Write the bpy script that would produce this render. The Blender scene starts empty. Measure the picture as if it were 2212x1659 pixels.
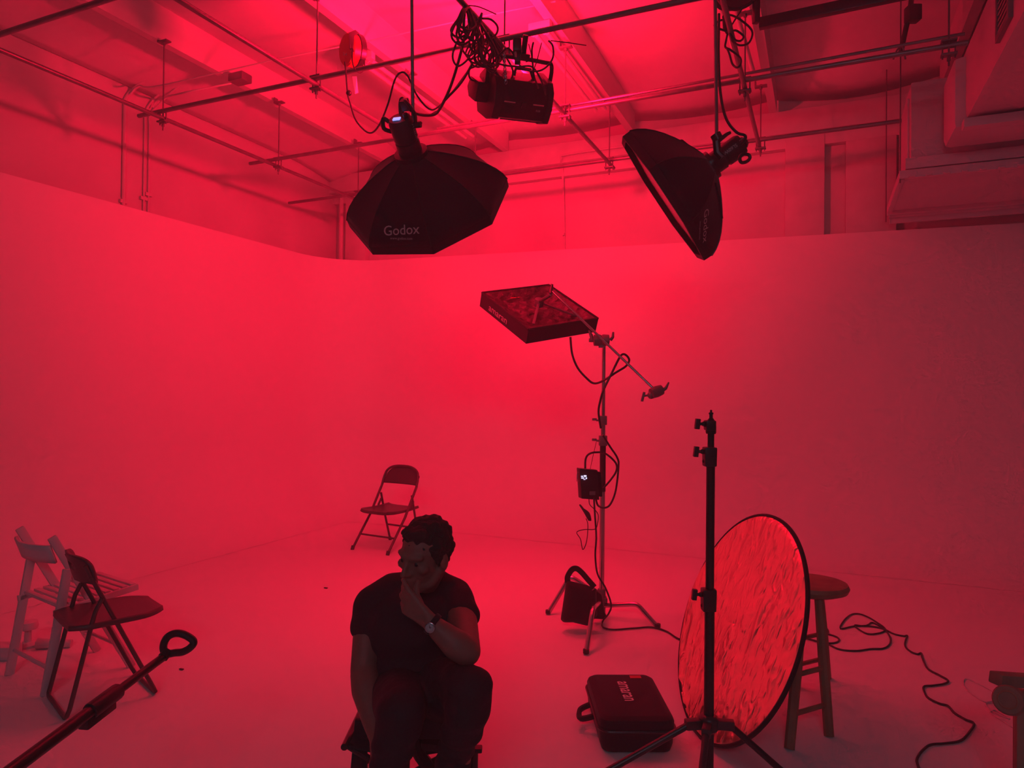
import bpy, bmesh, math, random
from mathutils import Vector as V, Matrix, Quaternion
R = math.radians
random.seed(7)
scene = bpy.context.scene
COL = scene.collection

# ------------------------------------------------------------------ camera
# the room: X runs along the back wall, Y into the depth along the left wall, Z up; the camera stands at (0, 0, 1.45)
CAM_H, FPX = 1.45, 1500.0
yaw, pitch, roll = R(24), R(0.6), R(-0.6)
FW = V((-math.sin(yaw)*math.cos(pitch), math.cos(yaw)*math.cos(pitch), math.sin(pitch)))
_r = V((math.cos(yaw), math.sin(yaw), 0)); _d = FW.cross(_r)
RT = _r*math.cos(roll) + _d*math.sin(roll)
DN = _d*math.cos(roll) - _r*math.sin(roll)
CO = V((0, 0, CAM_H))
cd = bpy.data.cameras.new('camera'); cam = bpy.data.objects.new('camera', cd); COL.objects.link(cam)
cd.sensor_width = 36; cd.lens = FPX/2212*36; cd.clip_start = 0.05; cd.clip_end = 100
m3 = Matrix((RT, -DN, -FW)).transposed()
cam.matrix_world = Matrix.Translation(CO) @ m3.to_4x4()
scene.camera = cam
scene.cycles.volume_bounces = 1
scene.cycles.max_bounces = 6
scene.cycles.diffuse_bounces = 4
scene.cycles.adaptive_threshold = .08
scene.cycles.adaptive_min_samples = 16
scene.view_settings.view_transform = 'Standard'
scene.view_settings.look = 'None'
scene.view_settings.exposure = 0.0
scene.view_settings.gamma = 1.0
scene.view_settings.use_curve_mapping = False

def ray(x, y): return FW*FPX + RT*(x-1106) + DN*(y-829.5)
def at(x, y, D): return CO + ray(x, y)*(D/FPX)          # a point D metres deep seen at that pixel
def onz(x, y, z=0.0):
    d = ray(x, y); return CO + d*((z-CAM_H)/d.z)
def onX(x, y, X):
    d = ray(x, y); return CO + d*(X/d.x)
def onY(x, y, Y):
    d = ray(x, y); return CO + d*(Y/d.y)
def vf(x, y):                                            # right, down and forward as seen along one line of sight
    f = ray(x, y).normalized(); r = DN.cross(f).normalized(); return r, f.cross(r), f
def vv(x, y, r, d, f):
    a, b, c = vf(x, y); return a*r+b*d+c*f
def cv(r, d, f=0.0): return RT*r + DN*d + FW*f           # a direction: right, down, forward

# ------------------------------------------------------------------ light
RED = (1.0, 0.003, 0.036)
w = bpy.data.worlds.new('world'); scene.world = w; w.use_nodes = True
if 'Background' not in w.node_tree.nodes: w.node_tree.nodes.new('ShaderNodeBackground')
w.node_tree.nodes['Background'].inputs[0].default_value = (0.75, 0.8, 1.0, 1)
w.node_tree.nodes['Background'].inputs[1].default_value = 0.0
# thin haze added to the air, standing in for a veil of lens glare
_vs = w.node_tree.nodes.new('ShaderNodeVolumeScatter'); _vs.inputs['Density'].default_value = .026; _vs.inputs['Anisotropy'].default_value = .2
w.node_tree.links.new(_vs.outputs[0], w.node_tree.nodes['World Output'].inputs['Volume'])
def area(name, loc, aim, size, power, col, sy=None, spread=180, shape=None):
    l = bpy.data.lights.new(name, 'AREA'); l.energy = power; l.color = col
    l.shape = shape or ('RECTANGLE' if sy else 'SQUARE'); l.size = size
    if sy: l.size_y = sy
    l.spread = R(spread)
    o = bpy.data.objects.new(name, l); COL.objects.link(o); o.location = loc
    o.rotation_euler = (V(aim)-V(loc)).to_track_quat('-Z', 'Y').to_euler()
    return o
P_OCTA, P_PANEL, P_SMALL, P_FILL = 18, 205, 13, 20
# the work lights of the room behind the camera, dim and bluish white
area('room_fill_light', (0.6, -2.6, 3.4), (-0.8, 3.0, 0.4), 1.6, P_FILL, (0.68, 0.74, 1.0), 0.5)

# ------------------------------------------------------------------ materials
def mat(name, col, rough=0.6, metal=0.0, spec=0.5, noise=None, bump=None, emit=None, sheen=0, trans=None):
    m = bpy.data.materials.new(name); m.use_nodes = True; nt = m.node_tree; b = nt.nodes['Principled BSDF']
    b.inputs['Base Color'].default_value = (*col, 1); b.inputs['Roughness'].default_value = rough
    b.inputs['Metallic'].default_value = metal; b.inputs['Specular IOR Level'].default_value = spec
    if sheen: b.inputs['Sheen Weight'].default_value = sheen
    tc = nt.nodes.new('ShaderNodeTexCoord')
    if noise:
        sc, amt = noise[:2]
        n = nt.nodes.new('ShaderNodeTexNoise'); n.inputs['Scale'].default_value = sc; n.inputs['Detail'].default_value = 5
        if len(noise) > 2:
            mp = nt.nodes.new('ShaderNodeMapping'); mp.inputs['Scale'].default_value = noise[2]
            nt.links.new(tc.outputs['Object'], mp.inputs[0]); nt.links.new(mp.outputs[0], n.inputs['Vector'])
        else: nt.links.new(tc.outputs['Object'], n.inputs['Vector'])
        r = nt.nodes.new('ShaderNodeMapRange'); r.inputs[1].default_value = .3; r.inputs[2].default_value = .7
        r.inputs[3].default_value = 1-amt; r.inputs[4].default_value = 1+amt*.4
        mx = nt.nodes.new('ShaderNodeVectorMath'); mx.operation = 'SCALE'; mx.inputs[0].default_value = col
        nt.links.new(n.outputs[0], r.inputs[0]); nt.links.new(r.outputs[0], mx.inputs['Scale'])
        nt.links.new(mx.outputs[0], b.inputs['Base Color'])
    if bump:
        n = nt.nodes.new('ShaderNodeTexNoise'); n.inputs['Scale'].default_value = bump[0]; n.inputs['Detail'].default_value = 4
        nt.links.new(tc.outputs['Object'], n.inputs['Vector'])
        bm_ = nt.nodes.new('ShaderNodeBump'); bm_.inputs['Strength'].default_value = bump[1]; bm_.inputs['Distance'].default_value = bump[2] if len(bump) > 2 else .01
        nt.links.new(n.outputs[0], bm_.inputs['Height']); nt.links.new(bm_.outputs[0], b.inputs['Normal'])
    if emit:
        b.inputs['Emission Color'].default_value = (*emit[0], 1); b.inputs['Emission Strength'].default_value = emit[1]
    return m
M = dict(
    wall=mat('painted_block_wall', (.60, .58, .58), .8, noise=(1.3, .12), bump=(9, .12)),
    darkwall=mat('dark_unseen_wall', (.05, .05, .055), .9),  # unseen walls, made dark so little red light bounces back
    cyc=mat('white_cyclorama_paint', (.78, .77, .77), .75, spec=.25, noise=(1.1, .02)),
    ceil=mat('white_ceiling_insulation', (.66, .64, .65), .8, noise=(1.1, .1), bump=(2.2, .35, .05)),
    beam=mat('painted_timber', (.60, .58, .58), .7, noise=(6, .1, (1, .1, 1))),
    pipe=mat('galvanised_pipe', (.22, .22, .23), .38, metal=.6, noise=(9, .2)),
    rod=mat('threaded_steel', (.16, .16, .17), .5, metal=.4),
    white=mat('white_enamel', (.62, .61, .62), .5, noise=(5, .06)),
    duct=mat('wrapped_duct_white', (.60, .60, .62), .6, noise=(2, .08), bump=(4, .25, .03)),
    black=mat('black_fabric', (.014, .013, .015), .75, spec=.25, sheen=.12, bump=(300, .15, .002)),
    blackp=mat('black_plastic', (.018, .017, .019), .38),
    blackm=mat('black_painted_metal', (.02, .019, .021), .32, metal=.2),
    rubber=mat('black_rubber_cord', (.02, .019, .02), .5),
    steel=mat('chrome_steel', (.5, .49, .5), .22, metal=.9),
    diff=mat('white_diffuser_cloth', (.8, .8, .8), .8),
    print=mat('grey_print', (.42, .40, .42), .5),
    gold=mat('gold_foil', (1.0, .62, .5), .33, metal=.9),
    wood=mat('wood_stain', (.30, .16, .09), .5, noise=(14, .3, (1, 1, .12))),
    wood2=mat('pale_timber', (.28, .2, .14), .65, noise=(14, .3, (1, 1, .12))),
    brown=mat('brown_steel', (.07, .06, .06), .4, metal=.2),
    chairblk=mat('dark_chair_steel', (.045, .04, .042), .35, metal=.1),
    skin=mat('skin', (.24, .115, .085), .55, noise=(40, .08)),
    hair=mat('dark_hair', (.02, .014, .012), .7, bump=(160, .9, .006)),
    shirt=mat('black_tee_cotton', (.012, .011, .013), .85, bump=(14, .5, .012)),
    jeans=mat('dark_denim', (.012, .011, .014), .8, bump=(18, .5, .012)),
)

# ------------------------------------------------------------------ mesh building
def frame(z, up=V((0, 0, 1))):
    z = V(z).normalized(); x = V(up).cross(z)
    if x.length < 1e-4: x = V((1, 0, 0)).cross(z)
    if x.length < 1e-4: x = V((0, 1, 0)).cross(z)
    x.normalize(); return x, z.cross(x), z
def spline(pts, n=8, closed=False):
    pts = [V(p) for p in pts]; out = []; N = len(pts)
    if N < 3: return pts
    for i in range(N if closed else N-1):
        g = lambda k: pts[k % N] if closed else pts[min(max(k, 0), N-1)]
        a, b, c, d = g(i-1), g(i), g(i+1), g(i+2)
        for j in range(n):
            t = j/n
            out.append(.5*((2*b)+(c-a)*t+(2*a-5*b+4*c-d)*t*t+(3*b-a-3*c+d)*t**3))
    if not closed: out.append(pts[-1])
    return out
class MB:
    def __init__(s, T=None): s.v = []; s.f = []; s.T = T
    def add(s, vs, fs):
        k = len(s.v); s.v += [ (s.T @ V(p)) if s.T else V(p) for p in vs]; s.f += [tuple(k+i for i in f) for f in fs]; return s
    def box(s, c, size, ax=None, taper=1.0):
        c = V(c); X, Y, Z = ax or (V((1, 0, 0)), V((0, 1, 0)), V((0, 0, 1))); a, b, d = [q/2 for q in size]
        vs = []
        for sz in (-1, 1):
            k = taper if sz > 0 else 1
            for sx, sy in ((-1, -1), (1, -1), (1, 1), (-1, 1)): vs.append(c+X*a*sx*k+Y*b*sy*k+Z*d*sz)
        return s.add(vs, [(3, 2, 1, 0), (4, 5, 6, 7), (0, 1, 5, 4), (1, 2, 6, 5), (2, 3, 7, 6), (3, 0, 4, 7)])
    def bx(s, x0, x1, y0, y1, z0, z1): return s.box(((x0+x1)/2, (y0+y1)/2, (z0+z1)/2), (x1-x0, y1-y0, z1-z0))
    def bar(s, a, b, w, h, up=V((0, 0, 1))):
        a, b = V(a), V(b); X, Y, Z = frame(b-a, up); return s.box((a+b)/2, (w, h, (b-a).length), (X, Y, Z))
    def tube(s, pts, r, seg=8, closed=False, cap=True):
        pts = [V(p) for p in pts]; N = len(pts); rs = r if isinstance(r, (list, tuple)) else [r]*N
        X = None; vs = []
        for i, p in enumerate(pts):
            a = pts[i-1] if (i or closed) else p; b = pts[(i+1) % N] if (i < N-1 or closed) else p
            t = (b-a); t = t.normalized() if t.length > 1e-9 else V((0, 0, 1))
            if X is None: X = frame(t)[0]
            X = X - t*X.dot(t)
            X = X.normalized() if X.length > 1e-6 else frame(t)[0]
            Y = t.cross(X)
            vs += [p+(X*math.cos(2*math.pi*k/seg)+Y*math.sin(2*math.pi*k/seg))*rs[i] for k in range(seg)]
        fs = []
        for i in range(N if closed else N-1):
            j = (i+1) % N
            for k in range(seg): fs.append((i*seg+k, i*seg+(k+1) % seg, j*seg+(k+1) % seg, j*seg+k))
        if cap and not closed: fs += [tuple(range(seg))[::-1], tuple((N-1)*seg+k for k in range(seg))]
        return s.add(vs, fs)
    def cyl(s, a, b, r, r2=None, seg=16): return s.tube([a, b], [r, r if r2 is None else r2], seg)
    def lathe(s, prof, o, axis=(0, 0, 1), seg=24, ang0=0.0, cap=True, up=V((0, 0, 1))):
        X, Y, Z = frame(axis, up); o = V(o); vs = []
        for r, h in prof: vs += [o+Z*h+(X*math.cos(ang0+2*math.pi*k/seg)+Y*math.sin(ang0+2*math.pi*k/seg))*r for k in range(seg)]
        fs = []
        for i in range(len(prof)-1):
            for k in range(seg): fs.append((i*seg+k, i*seg+(k+1) % seg, (i+1)*seg+(k+1) % seg, (i+1)*seg+k))
        if cap: fs += [tuple(range(seg))[::-1], tuple((len(prof)-1)*seg+k for k in range(seg))]
        return s.add(vs, fs)
    def ball(s, c, r, seg=12, sc=(1, 1, 1), ax=None):
        X, Y, Z = ax or (V((1, 0, 0)), V((0, 1, 0)), V((0, 0, 1))); c = V(c); vs = []; n = seg//2
        for i in range(1, n):
            a = math.pi*i/n
            for k in range(seg):
                b = 2*math.pi*k/seg
                vs.append(c+(X*math.sin(a)*math.cos(b)*sc[0]+Y*math.sin(a)*math.sin(b)*sc[1]+Z*math.cos(a)*sc[2])*r)
        t = len(vs); vs += [c+Z*r*sc[2], c-Z*r*sc[2]]; fs = []
        for i in range(n-2):
            for k in range(seg): fs.append((i*seg+k, (i+1)*seg+k, (i+1)*seg+(k+1) % seg, i*seg+(k+1) % seg))
        for k in range(seg): fs.append((k, (k+1) % seg, t)); fs.append(((n-2)*seg+(k+1) % seg, (n-2)*seg+k, t+1))
        return s.add(vs, fs)
    def prism(s, poly, n, depth):
        n = V(n).normalized(); N = len(poly); vs = [V(p) for p in poly]+[V(p)+n*depth for p in poly]
        return s.add(vs, [tuple(range(N))[::-1], tuple(range(N, 2*N))]+[(i, (i+1) % N, N+(i+1) % N, N+i) for i in range(N)])
    def grid(s, fn, nu, nv, closed_u=False):
        vs = [fn(i/(nu if closed_u else nu-1), j/(nv-1)) for j in range(nv) for i in range(nu)]; fs = []
        for j in range(nv-1):
            for i in range(nu if closed_u else nu-1): fs.append((j*nu+i, j*nu+(i+1) % nu, (j+1)*nu+(i+1) % nu, (j+1)*nu+i))
        return s.add(vs, fs)
    def build(s, name, m, parent=None, bevel=0, smooth=True, angle=35, solid=0, sub=0, mods=None):
        vs = s.v
        if parent is not None: org = parent.matrix_basis.translation.copy(); p = parent.parent
        if parent is not None:
            while p is not None: org += p.matrix_basis.translation; p = p.parent
        else:
            xs = [v.x for v in vs]; ys = [v.y for v in vs]; org = V(((min(xs)+max(xs))/2, (min(ys)+max(ys))/2, min(v.z for v in vs)))
        me = bpy.data.meshes.new(name); me.from_pydata([v-org for v in vs], [], s.f)
        bm = bmesh.new(); bm.from_mesh(me); bmesh.ops.recalc_face_normals(bm, faces=bm.faces)
        if bevel:
            es = [e for e in bm.edges if len(e.link_faces) == 2 and e.calc_face_angle(0) > R(30)]
            bmesh.ops.bevel(bm, geom=es, offset=bevel, segments=2, affect='EDGES', profile=.6, clamp_overlap=True)
        bm.to_mesh(me); bm.free()
        if m: me.materials.append(M[m] if isinstance(m, str) else m)
        if smooth:
            me.polygons.foreach_set('use_smooth', [True]*len(me.polygons))
            me.set_sharp_from_angle(angle=R(angle))
        o = bpy.data.objects.new(name, me); COL.objects.link(o)
        if parent is not None: o.parent = parent
        else: o.location = org
        if solid:
            md = o.modifiers.new('s', 'SOLIDIFY'); md.thickness = solid; md.offset = 0
        if sub:
            md = o.modifiers.new('u', 'SUBSURF'); md.levels = md.render_levels = sub
        return o
def tag(o, label=None, cat=None, group=None, kind=None):
    for k, v in (('label', label), ('category', cat), ('group', group), ('kind', kind)):
        if v: o[k] = v
    return o
def thing(name, loc, label, cat, group=None):
    o = bpy.data.objects.new(name, None); COL.objects.link(o); o.location = V(loc); o.empty_display_size = .1
    return tag(o, label, cat, group)
def struct(name, mb, m, **k): return tag(mb.build(name, m, **k), kind='structure')
def text(name, s, o, X, Y, size, m, parent, fw=1.0, bold=0, thick=.0008, align='CENTER', shear=0):
    """lettering lying on a surface: o its centre, X along the line, Y up the letters"""
    c = bpy.data.curves.new('t', 'FONT'); c.body = s; c.size = 1; c.align_x = align; c.align_y = 'CENTER'; c.offset = bold; c.shear = shear; c.resolution_u = 3
    t = bpy.data.objects.new('t', c); COL.objects.link(t)
    me0 = t.to_mesh(); X = V(X).normalized(); Y = V(Y); Y = (Y-X*Y.dot(X)).normalized(); Z = X.cross(Y)
    mb = MB(); mb.add([V(o)+X*v.co.x*size*fw+Y*v.co.y*size+Z*thick for v in me0.vertices], [tuple(p.vertices) for p in me0.polygons])
    t.to_mesh_clear(); bpy.data.objects.remove(t); bpy.data.curves.remove(c)
    return mb.build(name, m, parent, smooth=False)
def copy_tree(o, parent=None):
    c = o.copy(); COL.objects.link(c); c.parent = parent
    for ch in [x for x in bpy.data.objects if x.parent == o]: copy_tree(ch, c)
    return c

# ------------------------------------------------------------------ the room
XL, YD, ZC = -5.76, 7.29, 4.55
XR, YN = 5.6, -8.0
TH = .15
# floor slab, building walls, ceiling
struct('floor', MB().bx(XL-TH, XR+TH, YN-TH, YD+TH, -.2, 0), 'cyc', smooth=False)
struct('wall_left', MB().bx(XL-TH, XL, 1.2, YD, 0, ZC+.1), 'wall', smooth=False)
struct('wall_near', MB().bx(XL-TH, XL, YN, 1.2, 0, ZC+.1), 'darkwall', smooth=False)  # unseen stretch of the left wall, darkened to dim the floor nearby
struct('wall_back', MB().bx(XL-TH, XR+TH, YD, YD+TH, 0, ZC+.1), 'wall', smooth=False)
struct('wall_right', MB().bx(XR, XR+TH, YN, YD, 0, ZC+.1), 'wall', smooth=False)  # unseen wall, set close and pale to bounce red light back
struct('wall_behind', MB().bx(XL-TH, XR+TH, YN-TH, YN, 0, ZC+.1), 'darkwall', smooth=False)
# ceiling insulation sags between the joists
JX = [-4.78, -3.28, -1.83, -.44, .98, 2.4, 3.8, 5.2]
def ceil_fn(u, v):
    x = XL+(XR-XL)*u; y = YN+(YD-YN)*v
    e = [XL]+JX+[XR]; z = ZC
    for a, b in zip(e, e[1:]):
        if a <= x <= b:
            t = (x-a)/(b-a); z = ZC-.06*math.sin(math.pi*t)*(1+.5*math.sin(y*2.1+a*3))
            if a == XL: z = 4.27+(ZC-4.27)*t-.03*math.sin(math.pi*t)
    z -= max(0, .10*(1-(YD-y)/.7)) if YD-y < .7 else 0
    return V((x, y, z))
cb = MB(); cb.grid(ceil_fn, 140, 60); ce = struct('ceiling', cb, 'ceil'); md = ce.modifiers.new('s', 'SOLIDIFY'); md.thickness = .1; md.offset = 1
# the cyclorama: two walls joined by a quarter-round corner, coved into the floor
CR, CV_, CT = .75, .9, .12      # corner radius, cove radius, distance in front of the building wall
path = []
for i in range(20): path.append((V((XL+CT, 1.2+(YD-CT-CR-1.2)*i/20, 0)), V((1, 0, 0))))
for i in range(17):
    a = math.pi/2*i/16
    path.append((V((XL+CT+CR-CR*math.cos(a), YD-CT-CR+CR*math.sin(a), 0)), V((math.cos(a), -math.sin(a), 0))))
for i in range(1, 21): path.append((V((XL+CT+CR+(4.3-XL-CT-CR)*i/20, YD-CT, 0)), V((0, -1, 0))))
def ctop(p): return 3.055-(max(0, p.x+4.9))*.019
prof = [(CV_*1.0, .0015)]+[(CV_*(1-math.sin(math.pi/2*k/12)), .0015+CV_*(1-math.cos(math.pi/2*k/12))) for k in range(1, 13)]
mb = MB(); rows = len(prof)+2
vs = []
for p, n in path:
    vs += [p+n*a+V((0, 0, h)) for a, h in prof]
    z = ctop(p); vs += [p+V((0, 0, z)), p-n*.1+V((0, 0, z))]
fs = []
for i in range(len(path)-1):
    for k in range(rows-1): fs.append((i*rows+k, (i+1)*rows+k, (i+1)*rows+k+1, i*rows+k+1))
mb.add(vs, fs)
struct('wall_cyclorama', mb, 'cyc', angle=50)
# joists, ledger, pilasters, pipes in the corner
for i, x in enumerate(JX):
    mb = MB().bx(x-.035, x+.035, YN, YD-.17, 4.17, ZC+.02)
    struct('trim_%d' % (i+1), mb, 'beam', smooth=False)
mb = MB().bx(XL, XR, 7.12, YD, 3.95, 4.17).bx(XL, XR, 7.2, YD, 3.83, 3.95)
struct('trim_9', mb, 'beam', bevel=.006)
struct('trim_10', MB().bx(-5.55, -5.24, 7.19, YD, 3.0, 4.05), 'beam', bevel=.01)
struct('trim_11', MB().bx(-.33, .02, 7.19, YD, 2.96, 3.93), 'beam', bevel=.01)
struct('trim_12', MB().bx(.20, .62, 7.19, YD, 2.95, 3.83), 'beam', bevel=.01)
# ------------------------------------------------------------------ pipe grid under the ceiling
ZG = 3.55
GX = [-4.70, -3.19, -1.785, -.49]          # pipes running into the depth
GY = [2.56, 3.79, 4.985, 6.22]             # pipes running along the back wall
def pipe(a, b, label, r=.0165):
    o = MB().cyl(a, b, r, seg=14).build('grid_pipe', 'pipe'); return tag(o, label, 'pipe', 'pipes of the lighting grid')
lab_y = ['lowest long grid pipe along the left wall', 'long grid pipe into the depth, passing left of the cord reel',
         'long grid pipe into the depth carrying the big tangle of cables', 'long grid pipe into the depth above the right softbox with a small cable coil']
for x, y0, l in zip(GX, (-1.5, -1.5, -1.5, 2.6), lab_y):
    pipe((x, y0, ZG), (x, 6.30 if x > -4 else 6.30, ZG), l)
pipe((-5.6, GY[0], ZG+.036), (-1.6, GY[0], ZG+.036), 'cross grid pipe nearest the camera, in the top left corner')
pipe((-4.92, GY[1]-.02, ZG+.036), (-.3, GY[1]+.02, ZG+.036), 'cross grid pipe running from upper left to the black panel light')
pipe((-4.97, GY[2], ZG+.036), (.80, GY[2]-.06, ZG+.036), 'cross grid pipe passing behind the panel light and over the right softbox')
pipe((-5.60, GY[3], ZG+.036), (.56, GY[3]-.08, ZG+.036), 'farthest cross grid pipe, in front of the back wall')
# slim conduit strapped beside the third cross pipe
o = MB().tube([(-3.0, 5.12, 3.68), (-1.2, 5.10, 3.69), (.80, 5.03, 3.69)], .011).build('conduit', 'pipe')
tag(o, 'thin conduit running just above the cross pipe over the right softbox', 'conduit')
# drop rods: ceiling bracket, threaded rod, pipe clamp
def hanger(x, y, ztop, label):
    t = thing('drop_rod', (x, y, ZG-.09), label, 'hanger', 'drop rods holding the lighting grid')
    MB().cyl((x, y, ZG-.09), (x, y, ztop), .0055, seg=8).build('threaded_rod', 'rod', t)
    b = MB().box((x, y, ztop+.005), (.10, .05, .012)).box((x-.044, y, ztop+.03), (.012, .05, .05)); b.cyl((x, y, ztop-.02), (x, y, ztop+.02), .014, seg=6)
    b.build('ceiling_bracket', 'rod', t, bevel=.002)
    c = MB().box((x, y, ZG-.022), (.085, .05, .012)).box((x, y, ZG+.062), (.085, .05, .010))
    c.cyl((x-.033, y, ZG-.045), (x-.033, y, ZG+.075), .005, seg=6).cyl((x+.033, y, ZG-.045), (x+.033, y, ZG+.075), .005, seg=6)
    c.cyl((x, y, ZG-.06), (x, y, ZG-.03), .012, seg=6)
    c.build('pipe_clamp', 'rod', t, bevel=.001)
for x, y, zt, l in ((-4.71, 3.82, 4.15, 'drop rod at the leftmost crossing of the grid, above the two wall conduits'),
                    (-4.66, 5.03, 4.13, 'drop rod at the second crossing along the left wall'),
                    (-3.2, 3.81, 4.16, 'drop rod left of the cord reel with a pale clamp at its foot'),
                    (-3.2, 5.01, 4.13, 'drop rod crossing the octagonal softbox head'),
                    (-1.78, 4.93, 4.05, 'drop rod right of the black panel light'),
                    (-1.80, 6.2, 4.13, 'drop rod between the two softboxes, far from the camera'),
                    (-3.2, 6.22, 4.13, 'short drop rod between panel light and octagonal softbox, before the back wall'),
                    (-4.62, 6.2, 4.13, 'drop rod in the far corner of the room beside the octagonal softbox'),
                    (-.49, 4.98, 4.06, 'drop rod beside the small cable coil on the right'),
                    (-.48, 6.2, 4.05, 'drop rod ending right of the right softbox head'),
                    (-1.78, 3.83, 4.15, 'drop rod coming down into the big cable tangle'),
                    (.70, 4.92, 4.3, 'drop rod beside the white duct, at the end of the third cross pipe'),
                    ):
    hanger(x, y, zt, l)
# ------------------------------------------------------------------ tubes clipped under the joists
def tube_pair(xa, xb, y0, y1, z, label, y_end=None):
    t = thing('fluorescent_batten', (xa, y0, z-.05), label, 'light fitting', 'tube fittings beside the joists')
    for k in (0, 1):
        MB().cyl((xa+k*.09, y0+.03, z), (xb+k*.09, y1, z), .019, seg=12).build('tube', 'white', t)
    h = MB().box((xa+.045, y0, z+.03), (.17, .05, .07))
    for k in (0, 1): h.tube([(xa+k*.09-.026, y0-.02, z+.01), (xa+k*.09-.022, y0-.02, z-.025), (xa+k*.09, y0-.02, z-.038), (xa+k*.09+.022, y0-.02, z-.025)], .006, 6)
    h.build('lamp_holder', 'white', t, bevel=.004)
tube_pair(-3.28-.16, -3.28-.16, 4.62, 6.45, 4.12, 'pair of dead tubes beside the joist left of the panel light')
tube_pair(-1.95, -1.95, 4.72, 6.25, 4.10, 'pair of dead tubes beside the joist right of the panel light')
tube_pair(-.66, -.62, 4.55, 6.0, 4.12, 'pair of dead tubes beside the joist above the right softbox')
# cables tacked across the ceiling
def cable(name, pts, r, label, cat='cable', m='rubber', n=8, group=None, parent=None):
    o = MB().tube(spline(pts, n), r, 7).build(name, m, parent); return o if parent else tag(o, label, cat, group)
cable('ceiling_cable', [onX(282, 205, -5.70), onX(300, 185, -5.6), at(345, 185, 5.9), at(600, 128, 5.5), at(800, 88, 5.3), at(970, 50, 5.1), at(1200, 3, 5.0)], .006, 'thin pale cable stretched across the ceiling from the left wall conduit', m='beam')
cable('ceiling_cable', [onX(330, 232, -5.70), onX(345, 214, -5.62), at(400, 200, 6.0), at(500, 180, 6.0)], .008, 'pale conduit bending off the left wall to the ceiling junction box', 'conduit', m='beam')
jb = MB().box(at(511, 179, 6.0)+V((.04, .0, .03)), (.16, .12, .07)).build('junction_box', 'pipe', bevel=.01); tag(jb, 'flat octagonal junction box on the ceiling at the end of the bent conduit', 'junction box')
# wall conduits on the left
def wall_pipe(pts, label, r=.009):
    t = thing('wall_conduit', V(pts[0]), label, 'conduit', 'conduits on the building walls')
    MB().tube(spline(pts, 6), r, 10).build('pipe_run', 'beam', t)
    b = MB(); p = V(pts[1])
    b.box((p.x, p.y, p.z), (.02, .07, .03)); b.build('strap', 'beam', t)
X0 = XL+.018
y1, y2, y3 = onX(267, 400, X0).y, onX(311, 400, X0).y, onX(321, 400, X0).y
wall_pipe([(X0, y1, 2.95), (X0, y1, 3.12), (X0, y1, 3.9), (X0, y1, 4.03), (X0+.03, y1+.05, 4.14), (X0+.3, y1+.1, 4.3)], 'nearest conduit going up the left wall from a small plate', .016)
wall_pipe([(X0, y2, 2.95), (X0, y2, 3.2), (X0, y2, 3.9), (X0, y2, 4.0), (X0+.02, y2+.06, 4.13), (X0+.1, y2+.1, 4.22)], 'middle thin conduit going up the left wall')
wall_pipe([(X0, y3, 2.95), (X0, y3, 3.25), (X0, y3, 3.85), (X0, y3, 3.98), (X0+.05, y3+.05, 4.1), (X0+.3, y3+.06, 4.24)], 'right-hand thin conduit of the pair on the left wall')
wall_pipe([(-2.62, 7.27, 2.85), (-2.62, 7.27, 3.2), (-2.62, 7.2, 3.86), (-2.60, 7.1, 3.98), (-2.5, 7.1, 4.03), (-1.6, 7.1, 4.03)], 'conduit bending off the ledger down the back wall, right of the octagonal softbox', .012)
wall_pipe([(-5.62, 7.2, 2.9), (-5.62, 7.2, 3.1), (-5.62, 7.2, 4.0), (-5.62, 7.2, 4.2)], 'dark pipe standing in the room corner above the curved wall', .03)
# ------------------------------------------------------------------ air handling unit on its platform, duct
t = thing('air_handler_platform', (.52, 5.85, 3.0), 'hanging platform under the white air unit in the top right corner', 'platform')
x0 = .52
pl = MB().bx(x0+.02, 3.6, 5.86, 6.88, 3.06, 3.08); pl.build('deck', 'duct', t)
fr = MB().bx(x0, 3.6, 5.83, 5.87, 3.05, 3.11).bx(x0, 3.6, 6.86, 6.92, 3.03, 3.11).bx(x0, x0+.04, 5.85, 6.9, 3.05, 3.11)
for k in range(26): fr.bx(x0+.06+k*.11, x0+.10+k*.11, 5.80, 5.835, 3.05, 3.062)
fr.build('frame', 'duct', t, bevel=.004)
MB().bx(x0+.03, 3.6, 6.98, 7.02, 2.98, 3.02).bx(x0+.02, 3.6, 6.9, 6.98, 3.02, 3.04).build('lower_rail', 'duct', t)
for x, y, zl in ((x0+.005, 5.84, 3.02), (x0-.005, 6.93, 2.98), (x0+.16, 4.98, None)):
    if zl: MB().cyl((x, y, zl), (x, y, 4.6), .0055, seg=6).build('hanger_rod', 'rod', t)
t = thing('air_handler', (.66, 6.1, 3.11), 'boxy white air unit standing on the hanging platform', 'air conditioner')
MB().bx(.60, 3.4, 5.9, 6.75, 3.12, 3.78).build('casing', 'duct', t, bevel=.012)
MB().bx(.56, 3.4, 5.84, 5.93, 3.12, 3.20).build('base_rail', 'duct', t, bevel=.005)
MB().bx(.585, .60, 6.0, 6.6, 3.2, 3.7).build('side_panel', 'duct', t, bevel=.004)
t = thing('air_duct', (.95, 3.0, 3.4), 'large white wrapped duct coming towards the camera in the top right corner', 'duct')
MB().bx(.86, 3.2, .2, 5.75, 3.27, 3.75).build('duct_run', 'duct', t, bevel=.035)
pm = MB().bx(.79, 3.2, 5.36, 5.80, 3.215, 3.70); pm.build('plenum', 'duct', t, bevel=.05)
MB().bx(.835, 3.2, 5.27, 5.36, 3.19, 3.25).build('flange', 'duct', t, bevel=.008)
g = MB()
gz0, gz1, gy0, gy1 = 3.36, 3.64, onX(2186, 20, .86).y, onX(2163, 100, .86).y
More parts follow.
